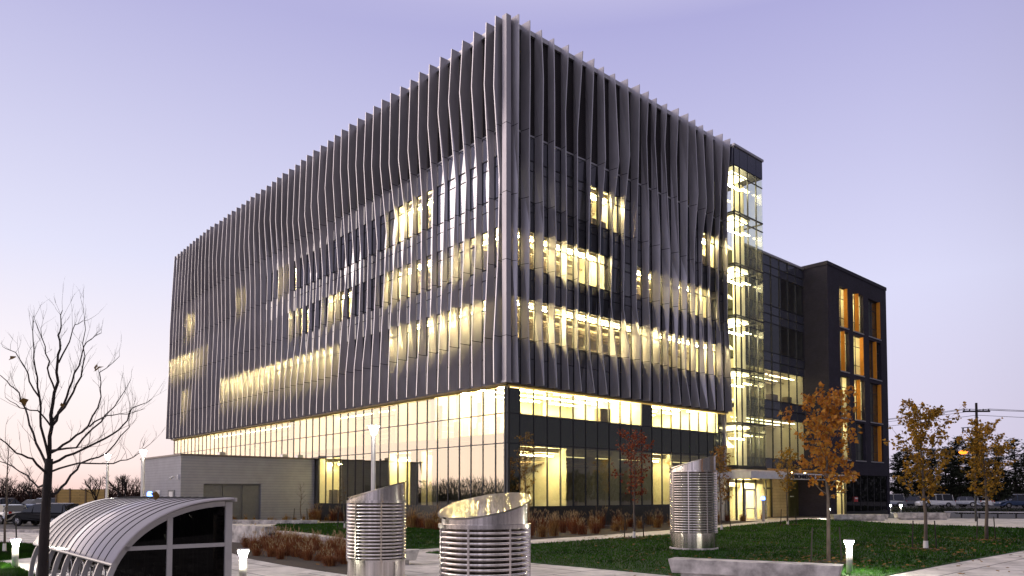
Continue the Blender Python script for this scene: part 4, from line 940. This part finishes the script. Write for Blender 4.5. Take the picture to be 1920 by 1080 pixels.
# large bare tree close to the camera
def bare_tree():
    rng = random.Random(21); Y0 = 9.6
    base = gp(72, 1210); base = Vector(((74-960)/F*Y0, Y0, 0))
    t = thing('bare_tree', 'large leafless tree with a dark trunk before the bicycle shelter', 'tree', base)
    W_ = lambda x, y, d=0: at(x, y, Y0+d)-base
    b = MB(); tips = []
    tr = [base-base, W_(80, 1100), W_(83, 1000), W_(88, 920), W_(92, 860)]
    b.tube(tr, [.078, .066, .058, .052, .046], 10)
    limbs = [
        ([(92, 860), (96, 800), (104, 735), (110, 680), (113, 640), (111, 612), (117, 582)], 0, .055),
        ([(92, 862), (78, 800), (74, 745), (68, 690), (62, 640), (62, 592)], -.4, .036),
        ([(90, 880), (70, 830), (50, 780), (34, 735), (14, 715), (-20, 690)], .5, .034),
        ([(90, 890), (62, 862), (30, 850), (0, 822), (-40, 800)], -.7, .032),
        ([(91, 905), (70, 915), (52, 890), (10, 868), (-40, 850)], .3, .030),
        ([(96, 800), (118, 760), (138, 715), (150, 670), (160, 640), (190, 624)], .4, .034),
        ([(98, 790), (130, 752), (150, 705), (158, 668), (158, 592)], -.5, .030),
        ([(93, 850), (130, 826), (168, 800), (190, 745), (186, 700), (224, 668)], .7, .032),
        ([(94, 845), (140, 838), (190, 790), (212, 762), (245, 712)], -.3, .028),
        ([(94, 870), (140, 850), (200, 822), (232, 800), (250, 765), (284, 749)], .2, .034),
        ([(94, 885), (150, 868), (210, 868), (250, 858), (282, 832)], -.6, .026),
        ([(93, 930), (125, 905), (150, 868), (200, 850), (240, 800), (246, 770)], .8, .036),
        ([(104, 735), (90, 690), (86, 650), (66, 600)], -.8, .024),
        ([(74, 745), (50, 700), (30, 660), (5, 650)], .2, .022),
        ([(96, 800), (70, 770), (40, 765), (10, 745)], -.5, .022),
        ([(110, 680), (130, 640), (140, 610), (165, 600)], .3, .020),
        ([(168, 800), (200, 778), (236, 775), (272, 766)], .5, .018)]
    def twigs(p, d, L_, r, lev):
        if lev == 0 or L_ < .06: return
        for _ in range(rng.choice([1, 1, 2])):
            q = p; dv = (d+Vector((rng.uniform(-.8, .8), rng.uniform(-.8, .8), rng.uniform(-.1, 1.1)))).normalized(); pp = [q]
            for _ in range(3): dv = (dv+Vector((rng.uniform(-.3, .3), rng.uniform(-.3, .3), rng.uniform(-.05, .3)))).normalized(); q = q+dv*L_/3; pp.append(q)
            b.tube(pp, [r, r*.8, r*.6, r*.35], 4); twigs(pp[2], dv, L_*.6, r*.6, lev-1)
    for pl, dz, r in limbs:
        n = len(pl); pts = []
        for k, (x, y) in enumerate(pl): pts.append(W_(x, y, dz*k/(n-1)*1.6))
        fine = []
        for k in range(n-1):
            for j in range(3):
                q = pts[k].lerp(pts[k+1], j/3)
                if j or k: q = q+Vector((rng.uniform(-.012, .012), rng.uniform(-.03, .03), rng.uniform(-.012, .012)))
                fine.append(q)
        fine.append(pts[-1]); m = len(fine)
        b.tube(fine, [.50*r*(1-.88*k/(m-1))+.0012 for k in range(m)], 6)
        for k in range(3, m):
            if rng.random() < .8:
                d = (fine[k]-fine[k-1]).normalized(); twigs(fine[k], d, rng.uniform(.14, .42), .0034*(1-.4*k/m), 2)
    b.build('trunk', BARKD, t, True)
    DL_ = island_mat('dead_leaf', [(.05, .03, .012), (.12, .07, .02), (.20, .12, .03)], .7, .3); cb = MB()
    for x, y, s in ((185, 687, .17), (176, 689, .12), (43, 746, .12), (40, 743, .09), (112, 760, .08), (120, 757, .06), (30, 668, .11), (293, 921, .12), (290, 926, .09), (296, 927, .09)):
        cb = MB(); leaf(cb, W_(x, y, rng.uniform(-.1, .1)), s, rng); cb.build('dead_leaf', DL_, t)
bare_tree()

# ------------------------------------------------------------------ distant trees
NEED = island_mat('pine_needle', [(.008, .012, .008), (.014, .020, .010), (.022, .028, .014)], .9)
def pine(x, Y, h, seed, label):
    rng = random.Random(seed); t = thing('pine_tree', label, 'tree', ((x-960)/F*Y, Y, 0), 0, 'pines beyond the car park')
    b = MB(); lean = rng.uniform(-.3, .3); b.tube([(0, 0, 0), (lean*.4, 0, h*.5), (lean, 0, h*.97)], [.2, .14, .03], 7); cb = MB()
    z = h*.22
    while z < h*.98:
        f = z/h; L_ = h*.25*(1-f)**.7*rng.uniform(.55, 1.2)+.35; an = rng.uniform(0, 6.28)
        for k in range(rng.choice([3, 4, 5])):
            a = an+k*2*math.pi/4.3+rng.uniform(-.4, .4); c, s = math.cos(a), math.sin(a); Lk = L_*rng.uniform(.6, 1.1)
            e = Vector((lean*f+c*Lk, s*Lk, z+Lk*rng.uniform(.0, .3))); b.tube([(lean*f, 0, z), e], [.035, .012], 4)
            for q in range(int(12+Lk*15)):
                p = Vector((lean*f, 0, z)).lerp(e, rng.uniform(.3, 1.05))+Vector((rng.gauss(0, .3), rng.gauss(0, .3), rng.gauss(0, .16)+.1))
                for _ in range(2):
                    d = Vector((rng.uniform(-1, 1), rng.uniform(-1, 1), rng.uniform(-.1, .5)))*rng.uniform(.3, .6); w = Vector((rng.uniform(-1, 1), rng.uniform(-1, 1), rng.uniform(-.3, .3)))*.16
                    cb.add([p-w, p+w, p+d], [(0, 1, 2)])
        z += rng.uniform(.3, .62)
    b.build('trunk', BARKD, t); cb.build('crown', NEED, t)
for k, (x, yt, Y) in enumerate(((1684, 850, 112), (1703, 838, 118), (1722, 842, 124), (1748, 842, 116), (1772, 838, 122), (1800, 820, 114), (1822, 818, 112), (1846, 836, 118), (1872, 838, 116), (1905, 822, 108), (1932, 830, 104), (1787, 842, 128))):
    pine(x, Y, (927-yt)/F*Y+2.2, 50+k, 'tall dark scraggy pine in the row beyond the right car park')
# more pines behind the viewer's right shoulder edge of the site, mirrored in the entrance glass
TW = island_mat('bare_wood', [(.030, .014, .012), (.05, .024, .018), (.07, .035, .022)], .9)
def treeline():
    rng = random.Random(5); b = MB()
    path = [(-30, 215), (-75, 190), (-112, 160), (-150, 125), (-175, 85), (-190, 40), (-195, -10)]
    for k in range(6):
        (xa, ya), (xb, yb) = path[k], path[k+1]; L_ = math.hypot(xb-xa, yb-ya); n = int(L_*260)
        for j in range(n):
            t = rng.random(); x = xa+(xb-xa)*t+rng.gauss(0, 2.5); y = ya+(yb-ya)*t+rng.gauss(0, 2.5)
            env = 3.6+.8*k+1.6*math.sin(x*.13+y*.07)+1.2*math.sin(x*.41+1)+.8*math.sin(y*.9)
            z0 = rng.random()**1.5*.8*env; hh = rng.uniform(.5, 1.6); w = rng.uniform(.03, .10)*(1.8-z0/env); an = rng.uniform(0, 6.28)
            b.add([(x-w*math.cos(an), y-w*math.sin(an), z0), (x+w*math.cos(an), y+w*math.sin(an), z0), (x+rng.uniform(-.5, .5), y+rng.uniform(-.5, .5), z0+hh)], [(0, 1, 2)])
    o = b.build('treeline', TW); tag(o, 'dark bare woodland edge beyond the left car park', kind='stuff')
    b = MB()
    for k in range(3):
        (xa, ya), (xb, yb) = ((60, 150), (130, 135)) if k == 0 else (((130, 135), (200, 60)) if k == 1 else ((200, 60), (190, -40)))
        L_ = math.hypot(xb-xa, yb-ya)
        for j in range(int(L_*150)):
            t = rng.random(); x = xa+(xb-xa)*t+rng.gauss(0, 3); y = ya+(yb-ya)*t+rng.gauss(0, 3); env = (3.2 if k == 0 else 10)+1.6*math.sin(x*.2+y*.1)+1.0*math.sin(x*.55)
            z0 = rng.uniform(0, .8)*env; hh = rng.uniform(.5, 1.5); w = rng.uniform(.08, .26); an = rng.uniform(0, 6.28)
            b.add([(x-w*math.cos(an), y-w*math.sin(an), z0), (x+w*math.cos(an), y+w*math.sin(an), z0), (x+rng.uniform(-.7, .7), y+rng.uniform(-.7, .7), z0+hh)], [(0, 1, 2)])
    o = b.build('treeline', NEED); tag(o, 'dark undergrowth and wood edge beyond the right car park', kind='stuff')
treeline()
def far_bare(x, yt, Y, seed, label):
    rng = random.Random(seed); h = (927-yt)/F*Y+2.2; t = thing('bare_tree', label, 'tree', ((x-960)/F*Y, Y, 0)); b = MB()
    def br(p, d, L_, r, lev):
        q = p+d*L_; b.tube([p, p.lerp(q, .5)+Vector((rng.uniform(-.05, .05), 0, 0))*L_, q], [r, r*.8, r*.6], 5)
        if lev:
            for _ in range(4): br(p.lerp(q, rng.uniform(.5, 1)), (d+Vector((rng.uniform(-.9, .9), rng.uniform(-.9, .9), rng.uniform(-.1, .6)))).normalized(), L_*rng.uniform(.5, .75), r*.55, lev-1)
    br(Vector((0, 0, 0)), Vector((0, 0, 1)), h*.42, .12, 4); b.build('trunk', BARKD, t)
far_bare(233, 868, 62, 1, 'bushy bare tree left of the grey shed'); far_bare(181, 880, 75, 2, 'small bare tree behind the wooden fence'); far_bare(12, 872, 95, 3, 'bare tree over the parked cars at the edge')
far_bare(60, 876, 110, 4, 'bare tree behind the distant row of cars')

# ------------------------------------------------------------------ wooden fence enclosure
t = thing('wooden_fence', 'tall honey coloured board fence enclosing a yard', 'fence', ((150-960)/F*80, 80, 0), .05)
PINE_W = brick_mat('cedar_board', (.66, .43, .13), (.56, .36, .11), (.15, .09, .03), 40, .16, .014, rough=.7, axis='XYZ', bump=.4, var=.25)
b = MB(); b.box(-2.45, 2.7, 0, .1, .1, 2.75); b.box(-2.45, -2.35, .1, 4, .1, 2.75); b.build('board_panel', PINE_W, t)
for u in (-2.45, -1.0, .65, 2.7): b = MB(); b.box(u-.08, u+.08, -.08, -.002, 0, 2.85); b.build('post', mat('weathered_post', (.22, .15, .08), .8), t)

# ------------------------------------------------------------------ cars
TYRE = mat('tyre', (.012, .012, .013), .8); RIM = mat('alloy_rim', (.5, .5, .52), .3, .9)
CARG = opaque_glass('car_glass', (.008, .009, .011), .06, ior=1.5); TAIL = mat('tail_lamp_red', (.35, .01, .01), .2); HEAD = mat('head_lamp', (.7, .7, .68), .1, .3)
def car(p, rot, label, paint, kind='suv', L=4.6, W_=1.82, H=1.66, group=None):
    t = thing('parked_car', label, 'car', p, rot, group)
    if kind == 'suv':
        low = [(-.5, .36), (-.495, .60), (-.49, .92), (.18, .98), (.30, .95), (.46, .80), (.498, .60), (.495, .34)]
        roof = [(-.485, .93), (-.43, 1.55), (-.36, H), (-.05, H), (.06, H-.06), (.24, .98)]
    else:
        low = [(-.5, .34), (-.498, .62), (-.47, .90), (-.36, .93), (.20, .92), (.34, .86), (.47, .70), (.5, .5), (.495, .3)]
        roof = [(-.40, .92), (-.27, H-.06), (-.18, H), (.02, H), (.08, H-.05), (.25, .92)]
    def arch_(xc, r=.36): return [(xc+r*math.cos(a), .32+r*math.sin(a)) for a in np.linspace(math.pi, 0, 9)]
    wb = .285*L
    side = [(x*L, z) for x, z in low]; bot = [(low[-1][0]*L, .24)]+arch_(wb)[::-1]+arch_(-wb)[::-1]+[(low[0][0]*L, .24)]
    poly = side+bot; n = len(poly); b = MB(); vs = []
    for sgn, ww in ((-1, .5), (1, .5)):
        for x, z in poly:
            q = 1-.10*abs(x/(.5*L))**4-(.05 if z > .8 else 0)-(.04 if z < .4 else 0); vs.append((x, sgn*ww*W_*q, z))
    b.add(vs, [(k, (k+1) % n, n+(k+1) % n, n+k) for k in range(n)]+[tuple(range(n-1, -1, -1)), tuple(range(n, 2*n))])
    body = b.build('body', paint, t); bv = body.modifiers.new('soft', 'BEVEL'); bv.width = .05; bv.segments = 2; bv.limit_method = 'ANGLE'; bv.angle_limit = .5
    n = len(roof); b = MB(); vs = []
    for sgn in (-1, 1):
        for k, (x, z) in enumerate(roof): vs.append((x*L, sgn*W_*(.465-.10*(z-.9)/.7), z))
    fs = []
    for k in range(n-1): fs.append((k, k+1, n+k+1, n+k))
    b.add(vs, fs); b.m = [1 if (k in (0, n-2) or k == 0) else 0 for k in range(n-1)]
    if kind == 'suv': b.m[1] = 0
    b.add(vs[:n], [tuple(range(n-1, -1, -1))], 1); b.add(vs[n:], [tuple(range(n))], 1)
    cab = b.build('cabin', [paint, CARG], t)
    for sgn in (-1, 1):
        for xs_ in (roof[0][0]+.06, -.14, .055):
            b = MB(); x = xs_*L; zt_ = H-.05 if xs_ < .03 else H-.12
            b.tube([(x, sgn*(W_*.47), .92), (x-.04*(1 if xs_ > 0 else -1), sgn*(W_*.372), zt_)], .03, 5); b.build('window_pillar', paint, t)
        if kind == 'suv':
            b = MB(); b.box(-.36*L, .02*L, sgn*W_*.36-.02, sgn*W_*.36+.02, H-.02, H+.05); b.build('roof_rail', ALU, t)
    for x in (-wb, wb):
        for sgn in (-1, 1):
            y = sgn*W_*.44; w = MB()
            pr = [(.20, -.1), (.33, -.1), (.345, -.06), (.345, .06), (.33, .1), (.20, .1)]
            w.lathe(pr, 20); o = w.build('wheel', TYRE, t, False, (x, y, .345)); o.rotation_euler = (math.pi/2, 0, 0)
            w = MB(); w.lathe([(.001, .02*-sgn), (.06, .06*-sgn), (.205, .05*-sgn), (.205, 0)], 20)
            for q in range(5):
                a = q*2*math.pi/5; w.tube([(0, 0, .08*-sgn), (.2*math.cos(a), .2*math.sin(a), .085*-sgn)], .022, 5)
            w.build('rim', RIM, o)
    for sgn in (-1, 1):
        b = MB(); b.box(-.499*L-.005, -.48*L, sgn*W_*.40-.12, sgn*W_*.40+.06, .75, .95); b.build('tail_light', TAIL, t)
        b = MB(); b.box(.455*L, .492*L, sgn*W_*.36-.14, sgn*W_*.36+.12, .62, .76); b.build('headlight', HEAD, t)
def paint(n, c, met=.3): return mat(n, c, .25, met, coat=.15, spec=.35)
PB, PS, PW, PR, PG, PD = mat('black_paint', (.006, .006, .007), .3, 0, spec=.15), paint('silver_paint', (.35, .36, .38), .7), paint('white_car_paint', (.72, .72, .73), 0), paint('red_paint', (.35, .02, .02)), paint('grey_paint', (.10, .10, .11), .6), paint('blue_paint', (.03, .05, .10), .4)
def ground_at(x, Y): return Vector(((x-960)/F*Y, Y, 0))
car(ground_at(85, 52), math.radians(172), 'black estate car parked nearest, behind the bare tree trunk', PB, 'suv', 4.8, 1.84, 1.55)
car(ground_at(10, 56), math.radians(150), 'silver car parked behind the black estate car', PS, 'sedan', 4.6, 1.8, 1.45)
row = [(18, 100, PB, 'suv', 'black tall car at the far end of the left car park'), (62, 104, PS, 'sedan', 'pale silver saloon in the left far row'), (80, 98, PD, 'suv', 'dark blue tall car in the left far row'), (104, 108, PW, 'suv', 'white tall car next to the wooden fence'), (232, 84, PG, 'sedan', 'grey saloon right of the wooden fence'), (258, 88, PW, 'sedan', 'white saloon beside the shed side wall'), (212, 90, PS, 'suv', 'silver tall car glimpsed under the small bare tree')]
for x, Y, pt, kd, lab in row: car(ground_at(x, Y), math.radians(random.choice([80, 100, -95])), lab, pt, kd, 4.6, 1.82, 1.68 if kd == 'suv' else 1.46, 'cars in the left car park')
# raised lot on the right
LOT = [(48, 96), (110, 88), (150, 120), (60, 140)]
flat('car_park', LOT, .42, ASPH, label='raised asphalt car park beyond the right lawn', thick=.42)
rowR = [(1662, 103, PS, 'suv', 'silver pickup sized car at the brick block corner', 3.0), (1706, 104, PG, 'sedan', 'grey saloon between two white cars', 2.9), (1752, 101, PW, 'suv', 'large white tall car behind the white wrapped golden tree', 3.1), (1725, 112, PW, 'sedan', 'white saloon partly behind the large white car', 3.0), (1803, 104, PS, 'sedan', 'silver saloon right of the large white car', 2.5), (1825, 104, PW, 'sedan', 'small white saloon before the utility pole', 2.4), (1905, 96, PD, 'suv', 'dark tall car nearly lost in shade at the right edge', 3.0)]
for x, Y, pt, kd, lab, r in rowR:
    p = ground_at(x, Y); p.z = .424; car(p, r, lab, pt, kd, 4.7, 1.85, 1.78 if kd == 'suv' else 1.48, 'cars in the right car park')
HEDGE = island_mat('hedge_leaf', [(.008, .014, .006), (.016, .024, .008), (.03, .03, .01)], .8)
def hedge(x0, x1, Y, h, label):
    rng = random.Random(int(x0)); a = ground_at(x0, Y); c = ground_at(x1, Y); b = MB()
    for _ in range(int((c.x-a.x)*170)):
        p = Vector((rng.uniform(a.x, c.x), Y+rng.uniform(-.6, .6), rng.uniform(.0, h)*rng.uniform(.7, 1.05))); leaf(b, p, .16, rng)
    tag(b.build('hedge', HEDGE), label, 'hedge')
hedge(1664, 1790, 92, .75, 'low dark hedge below the parked white car'); hedge(1790, 1990, 84, .75, 'low dark hedge along the road at the right edge')
b = MB(); a = ground_at(1770, 70); c = ground_at(2050, 66)
b.prism([a, c, c+Vector((0, .12, 0)), a+Vector((0, .12, 0))], .52, .60)  # rail added along the line of the traffic's light trails
t = thing('trail_rail', 'long low metal rail in place of traffic light trails on the right road', 'guard rail'); b.build('rail', ALU, t)
for k in range(9):
    p = a.lerp(c, k/8); b = MB(); b.box(p.x-.05, p.x+.05, p.y+.121, p.y+.22, 0, .58); b.build('post', MUL, t)

# ------------------------------------------------------------------ utility pole and orange street lamp
pp = ground_at(1834, 120); ph = (927-763)/F*120+2.2+.7
t = thing('utility_pole', 'tall wooden utility pole with cross arm above the pines', 'utility pole', pp)
b = MB(); b.tube([(0, 0, 0), (0, 0, ph)], [.28, .18], 10); b.build('pole', BARKD, t)
b = MB(); b.box(-2.2, 2.2, -.1, .1, ph-1.5, ph-1.25); b.build('cross_arm', BARKD, t)
for x in (-2, -1.1, 1.1, 2): b = MB(); b.lathe([(.001, ph-.95), (.1, ph-1.0), (.12, ph-1.2), (.05, ph-1.248)], 8, 0, (x, 0)); b.build('insulator', MUL, t)
b = MB(); b.tube([(0, -.1, ph-6), (-1.6, -.1, ph-4)], .06); b.tube([(0, -.1, ph-7), (-2.4, -.1, ph-4.2)], .05); b.tube([(-2.6, -.1, ph-4.1), (-.3, -.1, ph-3.9)], .07)
for x in (-2.3, -1.5, -.8): b.tube([(x, -.1, ph-4.1), (x-.1, -.1, ph-4.9)], .12, 8)
b.build('bracket', MUL, t)
for k, (x, dz) in enumerate(((-2, -.98), (2, -.98), (-1.1, -1.0), (0, -2.0))):
    b = MB(); q0 = Vector((x, 0, ph+dz)); q1 = Vector((-60+x, 45, ph+dz-1.0)); q2 = Vector((60+x, -18, ph+dz+.3))
    for e in (q1, q2): b.tube([q0.lerp(e, s)-Vector((0, 0, 1.6*4*s*(1-s))) for s in np.linspace(0, 1, 12)], .035, 4)
    o = b.build('power_line', MUL, t)
sp = at(1806, 848, 60)
t = thing('street_lamp', 'glowing orange street lamp in front of the pines', 'street lamp', (sp.x, sp.y, 0))
b = MB(); b.tube([(.9, 0, 0), (.9, 0, sp.z), (.7, 0, sp.z+.2), (.1, 0, sp.z+.18)], [.09, .06, .04, .04], 8); b.build('pole', MUL, t)
b = MB(); b.lathe([(.001, -.16), (.22, -.13), (.34, .02), (.22, .12), (.001, .15)], 14); o = b.build('lamp_head', emit('sodium_glow', (1, .24, .02), 2.8), t, True, (0, 0, sp.z))

def fallen_leaves():
    rng = random.Random(9); b = MB()
    for c, n, sd in ((gp(1554, 1056), 130, 1.3), (gp(1736, 1031), 130, 1.5), (gp(1850, 1014), 150, 1.6), (gp(1189, 1010.5), 70, 1.2), (gp(1477, 985), 50, 1.3), (gp(1400, 1040), 120, 6.0), (gp(900, 1075), 26, 3.5), (gp(1800, 1065), 40, 3.0)):
        for _ in range(int(n*1.8)):
            p = Vector((c.x+rng.gauss(0, sd), c.y+rng.gauss(0, sd), rng.uniform(.06, .09))); a = rng.uniform(0, 6.28); s_ = rng.uniform(.04, .09); u = Vector((math.cos(a), math.sin(a), rng.uniform(-.3, .3)))*s_; w = Vector((-math.sin(a), math.cos(a), rng.uniform(-.3, .3)))*s_*.7
            b.add([p-u, p-w, p+u, p+w], [(0, 1, 2, 3)])
    tag(b.build('fallen_leaves', island_mat('fallen_leaf', [(.10, .05, .012), (.20, .10, .02), (.28, .16, .04)], .8)), 'brown and yellow leaves fallen under the young trees', kind='stuff')
fallen_leaves()
